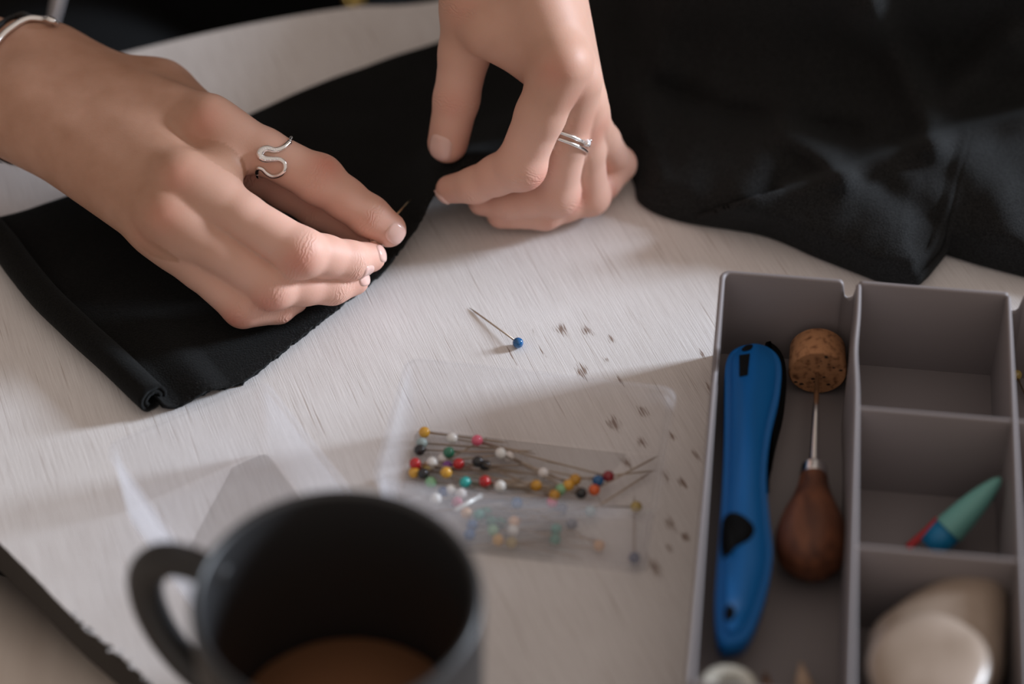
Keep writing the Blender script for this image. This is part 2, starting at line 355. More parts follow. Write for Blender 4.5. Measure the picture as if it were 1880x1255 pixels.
# far edge leaves the frame on the right; the near-left edge is nibbled where the paint has chipped
def table_mesh():
    bm = bmesh.new(); o2 = []
    for p in outl: o2.append((p.x, p.y))
    prism(bm, o2, -19, -.35)
    return bm
tt = bm_obj('worktable', table_mesh(), M_edge, None, False); tag(tt, 'white-painted plywood worktable with chipped dark edge, under everything', 'table')
bm = bmesh.new()
top = []
for i, p in enumerate(outl):
    q = p.copy()
    top.append(q)
dense = resample([p for p in near], 220); ragged = []
for i, p in enumerate(dense):
    f = i/219; amp = 0.25
    if .26 < f < .62: amp = 3.2
    v = abs(noise.noise(Vector((i*.16, 3, 0)))) + .5*abs(noise.noise(Vector((i*.5, 9, 0))))
    nrm = Vector((.83, .56, 0)); ragged.append(p+nrm*(amp*v))
topl = [Vector((420, 960, 0))]+far+leftc[1:-1]+ragged+[Vector((100, 330, 0)), Vector((420, 330, 0))]
prism(bm, [(p.x, p.y) for p in topl], -.33, 0)
bm_obj('painted_top', bm, M_table, tt, False)
bm = bmesh.new()
for k in range(26):
    f = random.uniform(.24, .64); p = dense[int(f*219)]+Vector((.83, .56, 0))*random.uniform(-.6, 1.8)
    s = random.uniform(.6, 1.6); add_box(bm, (p.x, p.y, -.15), s*1.6, s, .4, random.uniform(0, PI), .08, 1)
c = bm_obj('paint_flakes', bm, M_chip, tt, False); c['kind'] = 'stuff'; c['label'] = 'loose flakes of white paint along the chipped edge'
# legs of the table
bm = bmesh.new()
for x, y in ((380, 900), (380, 380), (-200, 720), (140, 380)):
    bm1 = bmesh.new(); add_box(bm1, (x, y, -384.5), 45, 45, 731, 0, 3); bm_obj('leg', bm1, M_edge, tt, False)
bm.free()
bm = bmesh.new(); add_box(bm, (0, 700, -760), 6000, 6000, 20)
fl = bm_obj('floor', bm, M_floor, None, False); tag(fl, 'blurred grey-brown wooden floor below the table', None, None, 'structure')

bench = empty('bench', (-300, 430, -750), 'pale grey-washed wooden bench just below the near left table edge', 'bench')
M_bench = mat('grey_washed_wood', (.62, .55, .5), .6); _n = bumped(M_bench, 5, .2, .001, 4, (6, 1, 1)); mottled(M_bench, _n, (.52, .45, .4), (.72, .66, .6))
ba = math.radians(-24); bd = Vector((math.cos(ba), math.sin(ba), 0)); bn_ = Vector((-bd.y, bd.x, 0))
for k in range(5):
    bm = bmesh.new(); c_ = Vector((-300, 440, -46))+bn_*(62*(k-2)+12); add_box(bm, c_, 560, 57, 16, ba, 3, 2); bm_obj('slat', bm, M_bench, bench)
for a_, b_ in ((-240, -110), (-240, 110), (200, -110), (200, 110)):
    bm = bmesh.new(); c_ = Vector((-300, 440, 0))+bd*a_+bn_*b_; add_box(bm, (c_.x, c_.y, -402), 34, 34, 696, ba, 2); bm_obj('leg', bm, M_bench, bench)
M_wall = mat('grey_wall_paint', (.35, .32, .3), .8)
bm = bmesh.new(); add_box(bm, (0, 3300, 550), 6000, 60, 2600); wb = bm_obj('wall_back', bm, M_wall, None, False); tag(wb, 'plain grey wall of the room behind the seated person', None, None, 'structure')
# ================================================================ HANDS
def J(lst, names=None):
    return [(np.array(P(a, b, z)), r) for a, b, z, r in lst]
def V3(a, b, z): return np.array(P(a, b, z))
def fingerchain(js):
    """joints with radii -> chain with slightly slimmer mid-phalanges"""
    out = []
    for i, (a, r) in enumerate(js):
        out.append((a, r))
        if i < len(js)-2:
            b, r2 = js[i+1]; out.append(((a+b)/2, (r+r2)/2*.955))
    return out
RH = dict(
  index=J([(385, 226, 58, 9.4), (585, 330, 42, 9.0), (678, 397, 29, 7.9), (713, 421, 24, 6.9)]),
  middle=J([(335, 330, 55, 9.2), (552, 463, 36, 9.2), (640, 478, 24, 7.4), (680, 472, 19, 5.8)]),
  ring=J([(305, 395, 47, 8.9), (500, 524, 24, 8.5), (610, 525, 15, 6.9), (650, 515, 13, 5.7)]),
  pinky=J([(286, 420, 37, 8.6), (447, 562, 15, 8.0), (510, 562, 11, 6.4), (540, 550, 9, 5.4)]),
  thumb=J([(330, 240, 44, 11), (470, 310, 33, 9.5), (585, 380, 23, 8.2), (668, 428, 17, 7.0)]))
LH = dict(
  thumb=J([(868, 10, 86, 12), (838, 182, 52, 8.8), (822, 262, 35, 8.0)]),
  index=J([(1030, 118, 83, 10.6), (955, 302, 42, 9.2), (872, 340, 28, 7.0), (826, 347, 22.5, 5.6)]),
  middle=J([(1053, 151, 71, 10), (1020, 353, 20.5, 8.7), (930, 372, 14, 6.8), (885, 370, 13, 5.6)]),
  ring=J([(1064, 192, 57, 9.2), (1080, 356, 11.5, 8.0), (1000, 388, 9.5, 7.2), (920, 393, 8.5, 5.8)]),
  pinky=J([(1076, 214, 50, 8.2), (1133, 302, 12, 7.0), (1108, 338, 8.5, 6.3), (1078, 348, 8, 5.4)]))
def rh_palm(p):
    w1 = V3(75, 132, 50); w2 = V3(62, 208, 48)
    parts = [(V3(-560, -20, 40), V3(-100, 96, 50), 25, 19), (V3(-560, 60, 38), V3(-100, 160, 48), 25, 20),
             (V3(-100, 96, 50), w1, 19, 16), (V3(-100, 160, 48), w2, 20, 17),
             (w1, V3(378, 222, 57), 16, 9.6), (w1, V3(333, 324, 54), 16.5, 9.4), (w2, V3(304, 390, 46.5), 16.5, 9.2), (w2, V3(286, 420, 36.5), 16, 8.8),
             (V3(130, 150, 45), V3(290, 178, 44), 14, 12.5), (V3(290, 178, 44), V3(385, 226, 44), 12.5, 9.5),
             (V3(110, 222, 40), V3(235, 340, 32), 14, 9.5), (V3(425, 262, 51), V3(400, 350, 48), 7.5, 7.5), (V3(385, 362, 46), V3(355, 415, 40), 7.5, 7), (V3(350, 425, 38), V3(335, 455, 33), 7, 6.5)]
    d = None
    for a, b, r1, r2 in parts:
        c = cap(p, a, b, r1, r2); d = c if d is None else smin(d, c, 12)
    return d
def lh_palm(p):
    w = V3(905, -190, 118); w2 = V3(945, -185, 112)
    parts = [(V3(960, -900, 175), w, 27, 20), (V3(1010, -900, 170), w2, 27, 19),
             (w, V3(1024, 108, 81), 16, 10.6), (w2, V3(1047, 145, 71), 16, 10.2), (w2, V3(1057, 182, 56), 15, 9.2), (w2, V3(1066, 206, 50), 14, 8.2),
             (w, V3(868, 10, 86), 15, 12), (V3(893, 62, 84), V3(975, 108, 73), 9.0, 8.0), (V3(880, -80, 95), V3(960, 30, 80), 14, 10)]
    d = None
    for a, b, r1, r2 in parts:
        c = cap(p, a, b, r1, r2); d = c if d is None else smin(d, c, 12)
    return d
def make_sdf(H, palm, bumps, kp=7):
    ch = {k: fingerchain(v) for k, v in H.items()}
    def f(p):
        d = None
        for k, js in ch.items():
            c = chain(p, js)
            d = c if d is None else smin(d, c, .6)
        d = smin(palm(p), d, kp)
        for c, r, k in bumps: d = smin(d, np.linalg.norm(p-c, axis=1)-r, k)
        return d
    return f
def knob(js, i, out, r, k):
    c = js[i][0]; a = c-js[i-1][0]; b = js[i+1][0]-c; a /= np.linalg.norm(a); b /= np.linalg.norm(b); d = a-b; d /= np.linalg.norm(d)
    return (c+d*out, r, k)
rb = [knob(RH['middle'], 1, 1.6, 8.0, 4), knob(RH['ring'], 1, 1.4, 7.4, 4), knob(RH['index'], 1, .8, 8.6, 4)]
lb = [knob(LH['index'], 1, 1.6, 7.8, 5), knob(LH['middle'], 1, 1.5, 7.4, 5), knob(LH['ring'], 1, 1.3, 6.9, 5), knob(LH['pinky'], 1, 1.4, 5.8, 4)]
f_rh = make_sdf(RH, rh_palm, rb); f_lh = make_sdf(LH, lh_palm, lb, 5)
def hand_mesh(f, H, lo, hi, h, rest=.0):
    v, fc = surface_nets(f, lo, hi, h); fin = np.full(len(v), rest)
    for k, js in H.items():
        a, b = js[0][0], js[1][0]; ab = b-a; t = (v-a)@ab/(ab@ab); n_ = chain(v, js[0:]) < 2.5
        fin = np.where(n_, np.maximum(fin, np.clip(.15+t*1.1, 0, 1)), fin)
    red = np.zeros(len(v)); cu = np.zeros(len(v)); cm = np.zeros(len(v))
    for k, js in H.items():
        for i in range(len(js)-1):
            c, r = js[i]
            prv = js[i-1][0] if i > 0 else None; nxt = js[i+1][0]
            ax = nxt-(prv if prv is not None else c); ax = ax/np.linalg.norm(ax)
            b1 = (c-prv)/np.linalg.norm(c-prv) if prv is not None else ax; b2 = (nxt-c)/np.linalg.norm(nxt-c)
            dorsal = b1-b2
            if np.linalg.norm(dorsal) < .15: dorsal = np.array([-.1, -.7, .7])
            dorsal = dorsal-ax*(dorsal@ax); dorsal /= np.linalg.norm(dorsal)
            rel = v-c; dist = np.linalg.norm(rel, axis=1); u = rel@ax; side = (rel@dorsal)/np.maximum(dist, .1)
            near_ = np.clip(1-(dist-r*1.35)/3, 0, 1)
            if i >= 1 or k == 'thumb':
                msk = np.exp(-(u/(3.4 if i == 1 else 2.4))**2)*np.clip(side*1.6, 0, 1)*near_
                s = msk > cm; cm[s] = msk[s]; cu[s] = u[s]
            rc = c+dorsal*r*.9; w = (.42 if i == 0 else .8 if i == 1 else .35)
            if k == 'thumb': w = .4
            red = np.maximum(red, w*np.exp(-(np.linalg.norm(v-rc, axis=1)/(6.5 if i < 2 else 4.5))**2))
        c, r = js[-1]; red = np.maximum(red, .38*np.exp(-(np.linalg.norm(v-c, axis=1)/(r*1.5))**2))
        c0, r0 = js[1]
        c1, r1 = js[2] if len(js) > 2 else js[1]
        red = np.maximum(red, .16*np.exp(-(np.linalg.norm(v-(c0+c1)/2, axis=1)/18)**2))
    return v, fc, red, cu, cm, fin
r1 = hand_mesh(f_rh, RH, (-300, 590, 0), (-10, 850, 84), 1.15)
l1 = hand_mesh(f_lh, LH, (-48, 655, -2), (72, 945, 165), 1.15, .45)
# upper arms, shoulders and trunk of the seated person (inside the clothes)
sh_r, sh_l = np.array([-330, 1180, 330.]), np.array([40, 1190, 335.])
el_r, el_l = np.array([-470, 905, 40.]), np.array([75, 1120, 165.])
wr_r, wr_l = np.array(P(-440, 35, 40)), np.array(P(1000, -640, 152))
def f_body(p):
    d = smin(cap(p, (-140, 1190, -120), (-140, 1200, 250), 105, 95), cap(p, sh_r, sh_l, 50, 50), 60)
    for s, e, w in ((sh_r, el_r, wr_r), (sh_l, el_l, wr_l)):
        d = smin(d, smin(cap(p, s, e, 44, 34), cap(p, e, w, 33, 26), 15), 25)
    d = smin(d, cap(p, (-145, 1190, 280), (-145, 1180, 420), 52, 46), 30)
    return d
b1 = surface_nets(f_body, (-560, 800, -260), (200, 1330, 480), 7)
vs = np.concatenate([r1[0], l1[0], b1[0]]); o1 = len(r1[0]); o2 = o1+len(l1[0])
fs = np.concatenate([r1[1], l1[1]+o1, b1[1]+o2])
person = empty('person', (-140, 1190, -750), 'person in black clothes pinning felt with both hands, silver rings and bangle on', 'person')
body = mesh_obj('body', vs, fs, M_skin, person)
zz = np.zeros(len(b1[0]))
for nm, k in (('redness', 2), ('crease_u', 3), ('crease_m', 4), ('finger', 5)):
    a = body.data.attributes.new(nm, 'FLOAT', 'POINT'); a.data.foreach_set('value', np.concatenate([r1[k], l1[k], zz]).astype(np.float32))
# clothing
def f_sweater(p):
    d = smin(cap(p, (-140, 1185, -150), (-140, 1200, 250), 128, 112), cap(p, sh_r, sh_l, 62, 62), 60)
    for s, e, w in ((sh_r, el_r, wr_r), (sh_l, el_l, wr_l)):
        d = smin(d, smin(cap(p, s, e, 56, 46), cap(p, e, e+(w-e)*.42, 45, 40), 15), 25)
    n = 4*np.sin(p[:, 0]*.05+p[:, 2]*.03)+3*np.sin(p[:, 1]*.09+p[:, 0]*.04)
    return d+n
v, fc = surface_nets(f_sweater, (-580, 780, -330), (220, 1360, 420), 8)
sw = mesh_obj('sweater', v, fc, M_sweat, person); sw['label'] = 'loose black sweater'
def f_tr(p):
    d = cap(p, (-230, 1160, -235), (60, 1160, -235), 105, 105)
    for sx in (-1, 1):
        x = -100+sx*150
        d = smin(d, smin(cap(p, (x, 1150, -235), (x, 850, -205), 100, 82), cap(p, (x, 850, -215), (x, 880, -690), 78, 48), 30), 40)
    return d
v, fc = surface_nets(f_tr, (-420, 700, -760), (240, 1300, -90), 11)
v[:, 2] = np.maximum(v[:, 2], -735)
mesh_obj('trousers', v, fc, M_sweat, person)['label'] = 'black trousers on the lap'
def on_ray(px, py, f, y0=860, y1=1250):
    o = np.array([0, 0, CAM_H]); d = np.array(P(px, py, 0))-o; d /= np.linalg.norm(d)
    t = 1020.
    for _ in range(120):
        s = float(f((o+d*t)[None])[0]); t += s*.7
        if abs(s) < .05: break
    return o+d*t
bp_ = on_ray(650, -4, lambda q: np.minimum(f_sweater(q), f_tr(q)))
vv, ff = [], []; lathe(vv, ff, bp_, (.1, -.7, .7), [(-1, 4.2), (1.4, 4.2), (2.2, 3.6), (2.0, 2.0), (1.2, 1.6)], 24)
mesh_obj('button', vv, ff, M_brass, person)['label'] = 'small brass button'
cpts = catmull([P(128, -90, -10), P(112, -20, -28), P(98, 40, -45), P(86, 110, -70)], 8)
vv, ff = [], []; tube(vv, ff, cpts, 3.3, 12, flat=.6); mesh_obj('drawstring', vv, ff, M_cord, person)['label'] = 'pale grey drawstring hanging from the sweater'
# nails: a plate laid on the finger surface
def nail(f, c, axis, nrm, w, l, name='fingernail'):
    c = np.array(c); ax = np.array(axis, float); ax /= np.linalg.norm(ax); n = np.array(nrm, float); n -= ax*(n@ax); n /= np.linalg.norm(n); s = np.cross(n, ax)
    NU, NV = 16, 16; pts = []; 
    for i in range(NV+1):
        for j in range(NU+1):
            u = (j/NU*2-1); v_ = (i/NV*2-1)
            # rounded-rectangle disc mapping
            r = max(abs(u), abs(v_)); 
            if r > 0:
                q = (abs(u)**3+abs(v_)**3)**(1/3)/r; uu, vv_ = u/q, v_/q
            else: uu = vv_ = 0
            pts.append(c+s*uu*w/2+ax*vv_*l/2+n*14)
    pts = np.array(pts); tot = np.zeros(len(pts))
    for _ in range(80):
        st = np.minimum(np.maximum(f(pts), -.5)*.75, 12.5-tot); pts = pts-n*st[:, None]; tot += st
    g = grad(f, pts)
    rr = np.array([max(abs(j/NU*2-1), abs(i/NV*2-1)) for i in range(NV+1) for j in range(NU+1)])
    off = np.where(rr > .97, -.35, np.where(rr > .8, .25, .52))
    pts = pts+g*off[:, None]
    fcs = [(i*(NU+1)+j, i*(NU+1)+j+1, (i+1)*(NU+1)+j+1, (i+1)*(NU+1)+j) for i in range(NV) for j in range(NU)]
    return mesh_obj(name, [Vector(p) for p in pts], fcs, M_nail, body)
def tipaxis(js): a = js[-1][0]-js[-2][0]; return a/np.linalg.norm(a)
nail(f_lh, LH['thumb'][-1][0]+tipaxis(LH['thumb'])*.6, tipaxis(LH['thumb']), (-.30, -.62, .6), 10.4, 12.0)
for k, off, nr, w_, l_ in (('index', 2.5, (.35, -.75, .5), 8.6, 8.5), ('middle', 2.2, (.25, -.55, .75), 7.6, 7.5), ('ring', 2.2, (.25, -.6, .7), 7.2, 7.2)):
    js = RH[k]; ax = tipaxis(js); nail(f_rh, js[-1][0]+ax*off, ax, nr, w_, l_)
js = LH['index']; ax = tipaxis(js); nail(f_lh, js[-1][0]+ax*3.2, ax, (-.4, -.4, -.4), 7.6, 6.5)
# ---- jewellery
def ring_curve(f, c, ax, off, r0=20, n=64, wob=None, up=(0, 0, 1)):
    c = np.array(c); ax = np.array(ax, float); ax /= np.linalg.norm(ax); x = np.cross(ax, up); x /= np.linalg.norm(x); y = np.cross(ax, x)
    out = []
    for i in range(n):
        a = 2*PI*i/n; w = wob(a) if wob else 0
        d = x*math.cos(a)+y*math.sin(a); p = c+ax*w+d*r0
        # march inwards only along the spoke, stop at this finger's skin
        lo_, hi_ = 4.0, r0
        ps = np.array([c+ax*w+d*t for t in np.linspace(4, r0, 60)]); s = f(ps); idx = np.argmax(s > 0)
        t = np.linspace(4, r0, 60)[idx] if s.max() > 0 else r0
        t = min(t, 12.5); out.append(c+ax*w+d*(t+off))
    return out
def finger_only(js): ch = fingerchain(js); return lambda p: chain(p, ch)
# wavy ring on the right index finger, drawn on the finger's own surface
fi = finger_only(RH['index'])
def on_skin(f, px, py, off, t0=780.):
    o = np.array([0, 0, CAM_H]); d = np.array(P(px, py, 0))-o; d /= np.linalg.norm(d); t = t0
    for _ in range(150):
        s = float(f((o+d*t)[None])[0]); t += s*.8
        if s < .02: break
    return o+d*t, o, d
def skin_path(f, pix, off):
    out = []
    for px, py in pix:
        q, o, d = on_skin(f, px, py, off)
        if float(f(q[None])[0]) > .5: continue
        out.append(Vector(q+grad(f, q[None])[0]*off))
    return out
wave = [(537, 252), (531, 263), (520, 272), (505, 276), (490, 273), (480, 277), (478, 285), (486, 291), (500, 292), (514, 293), (523, 300), (523, 312), (514, 320), (502, 322), (491, 317), (481, 308), (474, 308), (473, 316), (481, 327)]
wpts = skin_path(fi, wave, .55)
back = ring_curve(fi, (RH['index'][0][0]*.47+RH['index'][1][0]*.53), RH['index'][1][0]-RH['index'][0][0], .5, 18)
ring1 = empty('wavy_ring', wpts[0], 'wavy silver ring with tiny stones on the index finger holding the pin', 'ring')
cp = resample(catmull([p[:] for p in wpts], 6), 110); rr = [1.05+.55*math.exp(-((i/109-.33)/.13)**2)-.25*(i/109) for i in range(110)]
vv, ff = [], []; tube(vv, ff, cp, rr, 12); mesh_obj('band', vv, ff, M_silver, ring1)
e1, e2 = cp[0], cp[-1]; p0 = Vector(RH['index'][0][0]); ax_ = (Vector(RH['index'][1][0])-p0).normalized(); x_, y_ = frame(ax_)
def pol(e): r = e-p0; t = r.dot(ax_); q = r-ax_*t; return t, math.atan2(q.dot(y_), q.dot(x_)), q.length
(t1, a1, q1), (t2, a2, q2) = pol(e1), pol(e2); best = None
for da in (a2-a1, a2-a1+2*PI, a2-a1-2*PI):
    pts_ = [p0+ax_*(t1+(t2-t1)*k/30)+(x_*math.cos(a1+da*k/30)+y_*math.sin(a1+da*k/30))*(q1+(q2-q1)*k/30) for k in range(31)]
    if abs(da) < 2*PI and (best is None or pts_[15].z < best[15].z): best = pts_
vv, ff = [], []; tube(vv, ff, best, .65, 10); mesh_obj('shank', vv, ff, M_silver, ring1)
bm = bmesh.new()
for i in range(8):
    p = cp[int(109*(.18+.045*i))]; g = Vector(grad(fi, np.array(p)[None])[0])
    for s_ in (-.4, .4):
        bmesh.ops.create_icosphere(bm, subdivisions=1, radius=.3, matrix=Matrix.Translation(p+g*1.35+Vector((s_, s_*.6, 0))))
bm_obj('stones', bm, M_stone_w, ring1, False)['kind'] = 'stuff'
# two thin bands on the left middle finger
fm = finger_only(LH['middle'])
mA, mB = LH['middle'][0][0], LH['middle'][1][0]; axm = mB-mA
for nm, t, mt, lab, tilt in (('solitaire_ring', .495, M_silver, 'thin silver ring with a raised clear stone, upper of the two stacked rings', .0),
                       ('plain_ring', .555, M_silver, 'plain thin pale ring, lower of the two stacked rings on one finger', .0)):
    c = mA+(mB-mA)*t
    pts = ring_curve(fm, c, axm+np.array([-8, -24, 22.]), .35, 16, 72)
    e = empty(nm, c, lab, 'ring'); vv, ff = [], []; tube(vv, ff, [Vector(p) for p in pts], .72, 10, closed=True, flat=1); mesh_obj('band', vv, ff, mt, e)
    if nm == 'solitaire_ring':
        q, o, d = on_skin(fm, 1073, 260, 0); g = grad(fm, q[None])[0]; q = Vector(q)+Vector(g)*1.3
        bm = bmesh.new(); bmesh.ops.create_icosphere(bm, subdivisions=2, radius=1.5, matrix=Matrix.Translation(q)); bm_obj('stone', bm, M_stone_w, e, False)
        bm = bmesh.new()
        for dx, dy in ((-1.2, .9), (1.1, .9), (0, -1.4), (-2.6, 1.8)): bmesh.ops.create_icosphere(bm, subdivisions=2, radius=.75, matrix=Matrix.Translation(q+Vector((dx, dy, .4))))
        bm_obj('claws', bm, M_silver, e)
# bangle and black hair tie on the right wrist
def hoop(cen, u, v_, n=96): return [Vector(cen)+Vector(u)*math.cos(2*PI*i/n)+Vector(v_)*math.sin(2*PI*i/n) for i in range(n)]
def wrist_loop(dx, dy, off, skip=0):
    pv = [(100, 49), (80, 42), (52, 41), (24, 56), (0, 78), (-32, 122), (-48, 185), (-36, 250), (-6, 296)]; o = []
    for a, b in pv[skip:]:
        q, _o, _d = on_skin(rh_palm, a+dx, b+dy, 0)
        if abs(float(rh_palm(q[None])[0])) < 1.0: o.append(Vector(q+grad(rh_palm, q[None])[0]*off))
    o += [P(30+dx, 300+dy, 24), P(70+dx, 260+dy, 18), P(112+dx, 180+dy, 20), P(122+dx, 100+dy, 30)]
    return resample(catmull(o, 10, True)+[o[0]], 140)[:-1]
hp = wrist_loop(0, 0, 1.5); cen = sum(hp, Vector())/len(hp)
bang = empty('bangle', cen, 'shiny silver bangle around the wrist at the left edge of the picture', 'bracelet')
vv, ff = [], []; tube(vv, ff, hp, 1.35, 12, closed=True); mesh_obj('hoop', vv, ff, M_silver, bang)
hpts = wrist_loop(-24, -6, .9, 1); c2 = sum(hpts, Vector())/len(hpts)
vv, ff = [], []; tube(vv, ff, hpts, 1.2, 10, closed=True)
ht = mesh_obj('hair_tie', vv, ff, M_band, None, origin=c2); tag(ht, 'black elastic hair tie on the wrist behind the silver bangle', 'hair tie')

# ================================================================ FELT PIECE (held)
def felt_piece():
    Nn = catmull([P(300, 742, 6), P(330, 742, 3.4), P(385, 714, 6.5), P(425, 706, 3.6), P(460, 690, 3.2), P(540, 627, 3.2), P(640, 548, 3.4), P(700, 500, 4.5), P(738, 452, 8), P(772, 405, 14), P(800, 350, 22), P(832, 318, 28), P(870, 300, 31), P(930, 285, 27), P(990, 262, 20)], 10)
    Fp = catmull([P(-25, 408, 6), P(60, 382, 4), P(150, 354, 4), P(300, 288, 4), P(470, 205, 4), P(540, 174, 4), P(620, 142, 4), P(700, 112, 4), P(810, 76, 4), P(930, 30, 4), P(1000, 5, 4)], 10)
    S, T = 300, 120; Nn = resample(Nn, S); Fp = resample(Fp, S); out = []
    for layer in (0, 1):
        g = []
        for i in range(S):
            for j in range(T):
                t = (j/(T-1))**1.3; a, b = Nn[i].copy(), Fp[i]; L = (b-a).length
                fr = .9*noise.noise(Vector((i*.18, layer*7, 0)))+.7*noise.noise(Vector((i*.55, layer*7+3, 0)))
                if layer == 1: fr += -1.3 if i < 220 else -.5
                d = Vector((b.x-a.x, b.y-a.y, 0)).normalized()
                p = Vector((a.x, a.y, 0)).lerp(Vector((b.x, b.y, 0)), t)+d*(-fr*math.exp(-t*L/3))
                w = math.exp(-(t*L/38)**2); base = 3.6 if layer == 0 else 1.2
                z = base+(max(a.z, base)-base)*w+(b.z-3.6 if b.z > 3.6 else 0)*t**8
                if layer == 1: z = 1.2+(max(a.z-1.9, 1.2)-1.2)*w
                u = noise.noise(Vector((p.x*.02, p.y*.02, layer)))*.9+.5*noise.noise(Vector((p.x*.05, p.y*.05, 5)))
                edge = 1-math.exp(-t*L/6)
                if layer == 0: z += max(0, u+.4)*1.6*edge*(1-.5*w)
                # faint raised seam line parallel to the rolled edge
                g.append(Vector((p.x, p.y, max(z, base))))
        out.append((g, S, T))
    return out
lay = felt_piece(); vv, ff = [], []
for (g, S, T) in lay:
    th = 1.9
    base = len(vv); vv += g; b2 = len(vv); vv += [p-Vector((0, 0, th*.55)) for p in g]
    for i in range(S-1):
        for j in range(T-1):
            a = i*T+j; ff.append((base+a, base+a+1, base+a+T+1, base+a+T)); ff.append((b2+a, b2+a+T, b2+a+T+1, b2+a+1))
    for i in range(S-1):
        a, b = i*T, (i+1)*T; ff.append((base+a, base+b, b2+b, b2+a)); a, b = i*T+T-1, (i+1)*T+T-1; ff.append((base+b, base+a, b2+a, b2+b))
    for j in range(T-1):
        a, b = j, j+1; ff.append((base+b, base+a, b2+a, b2+b)); a, b = (S-1)*T+j, (S-1)*T+j+1; ff.append((base+a, base+b, b2+b, b2+a))
felt_o = mesh_obj('felt_piece', vv, ff, M_felt, None, origin=P(300, 500, 0)); tag(felt_o, 'folded black felt with raw edge being pinned between the two hands', 'fabric')
# rolled edge: a strip curled into a spiral, swept along the fold
axis = resample(catmull([P(281, 733, 6.2), P(235, 692, 6.2), P(150, 612, 6.2), P(85, 552, 6.2), P(38, 495, 6.2), P(8, 452, 6.2), P(-25, 415, 6.2)], 8), 70)
prof = []
for k in range(70):
    a = -.35*PI+k/69*3.55*PI; r = 6.0-3.6*(k/69)**1.1
    prof.append((math.cos(a)*r, math.sin(a)*r))
prof = [(11, -3.2), (9, -4.2), (6.5, -4.8), (4.5, -5.2)][::1]+prof[6:]
vv, ff = [], []; n = len(prof)
for s_ in (0, 1):
    base = len(vv)
    for i, p in enumerate(axis):
        d = axis[min(i+1, 69)]-axis[max(i-1, 0)]; d.z = 0; d.normalize(); x = Vector((d.y, -d.x, 0))      # towards the cloth
        if x.dot(Vector((1, .3, 0))) < 0: x = -x
        jit = noise.noise(p*.05)*.5
        for k, (a, b) in enumerate(prof):
            ka, kb = prof[max(k-1, 0)], prof[min(k+1, n-1)]; tx, ty = kb[0]-ka[0], kb[1]-ka[1]; L = math.hypot(tx, ty) or 1
            off = -.75 if s_ else .75; a2, b2 = a-ty/L*off, b+tx/L*off
            fr = d*(.5*noise.noise(Vector((k*.35, 0, 0)))) if i == 0 else Vector()
            vv.append(p+x*(a2+jit)+Vector((0, 0, max(b2, -5.9)))+fr)
    for i in range(69):
        for k in range(n-1):
            a = base+i*n+k; f_ = (a, a+1, a+n+1, a+n); ff.append(f_ if s_ else f_[::-1])
b2 = len(vv)//2
for k in range(n-1): ff.append((k, k+1, b2+k+1, b2+k)); a = 69*n+k; ff.append((a+1, a, b2+a, b2+a+1))
for i in range(69): a = i*n+n-1; ff.append((a, a+n, b2+a+n, b2+a))
for i in range(69): a = i*n; ff.append((a+n, a, b2+a, b2+a+n))
mesh_obj('rolled_edge', vv, ff, M_felt, felt_o)
# short fibres along the raw edge
vv, ff = [], []
g, S, T = lay[0]
for k in range(2600):
    if k < 1900:
        i = random.randint(2, S-3); j = int(random.random()**2.5*10)
    else:
        i = random.randint(2, S-3); j = random.randint(4, T-10)
    p = g[i*T+j]; d = Vector((random.gauss(0, 1), random.gauss(-.7 if j < 3 else 0, 1), abs(random.gauss(0, .5)))).normalized(); L = random.uniform(.4, 1.5)
    s_ = Vector((-d.y, d.x, .3)).normalized()*.035; q = p+d*L*.55+Vector((0, 0, .15)); e = p+d*L+Vector((random.gauss(0, .2), random.gauss(0, .2), 0))
    b = len(vv); vv += [p-s_, p+s_, q+s_, q-s_, e]; ff += [(b, b+1, b+2, b+3), (b+3, b+2, b+4)]
fz = mesh_obj('fibres', vv, ff, mat('black_lint', (.03, .03, .03), .9), felt_o, False); fz['kind'] = 'stuff'

# ================================================================ BLACK WOOL HEAP
def seg_dist(q, poly):
    best = 1e9
    for a, b in zip(poly, poly[1:]):
        ax, ay = a; bx, by = b; dx, dy = bx-ax, by-ay; t = max(0, min(1, ((q[0]-ax)*dx+(q[1]-ay)*dy)/(dx*dx+dy*dy)))
        X, Y = q[0]-ax-t*dx, q[1]-ay-t*dy; d = math.hypot(X, Y)
        if d < abs(best): best = math.copysign(d, dx*Y-dy*X)
    return best
ridges = [([(1245, -200), (1235, 0), (1212, 100), (1185, 230)], 6, 36), ([(1110, -200), (1120, 60), (1165, 200), (1185, 300)], 4, 40),
          ([(1440, 232), (1490, 275), (1545, 322)], 9, 26), ([(1440, 232), (1380, 330), (1330, 420)], 6, 45),
          ([(1600, 20), (1660, 120), (1700, 220), (1712, 262)], 9, 30), ([(1600, 20), (1500, -80), (1400, -200)], 7, 50),
          ([(1215, 165), (1330, 210), (1440, 225), (1560, 250)], -8, 30), ([(1850, 80), (1790, 140), (1740, 190)], 5, 34),
          ([(1880, 60), (2100, -60)], 8, 60), ([(1640, 60), (1730, 100), (1850, 20)], -5, 40),
          ([(1780, 300), (1850, 380), (1880, 470)], 4, 45), ([(1600, 330), (1700, 400), (1760, 450)], -3, 30)]
flap = [(1440, 348), (1535, 318), (1620, 285), (1740, 240), (1880, 205), (2100, 150), (2400, 90)]
low = [(1180, 405), (1300, 440), (1440, 452), (1560, 470), (1650, 470), (1735, 455)]
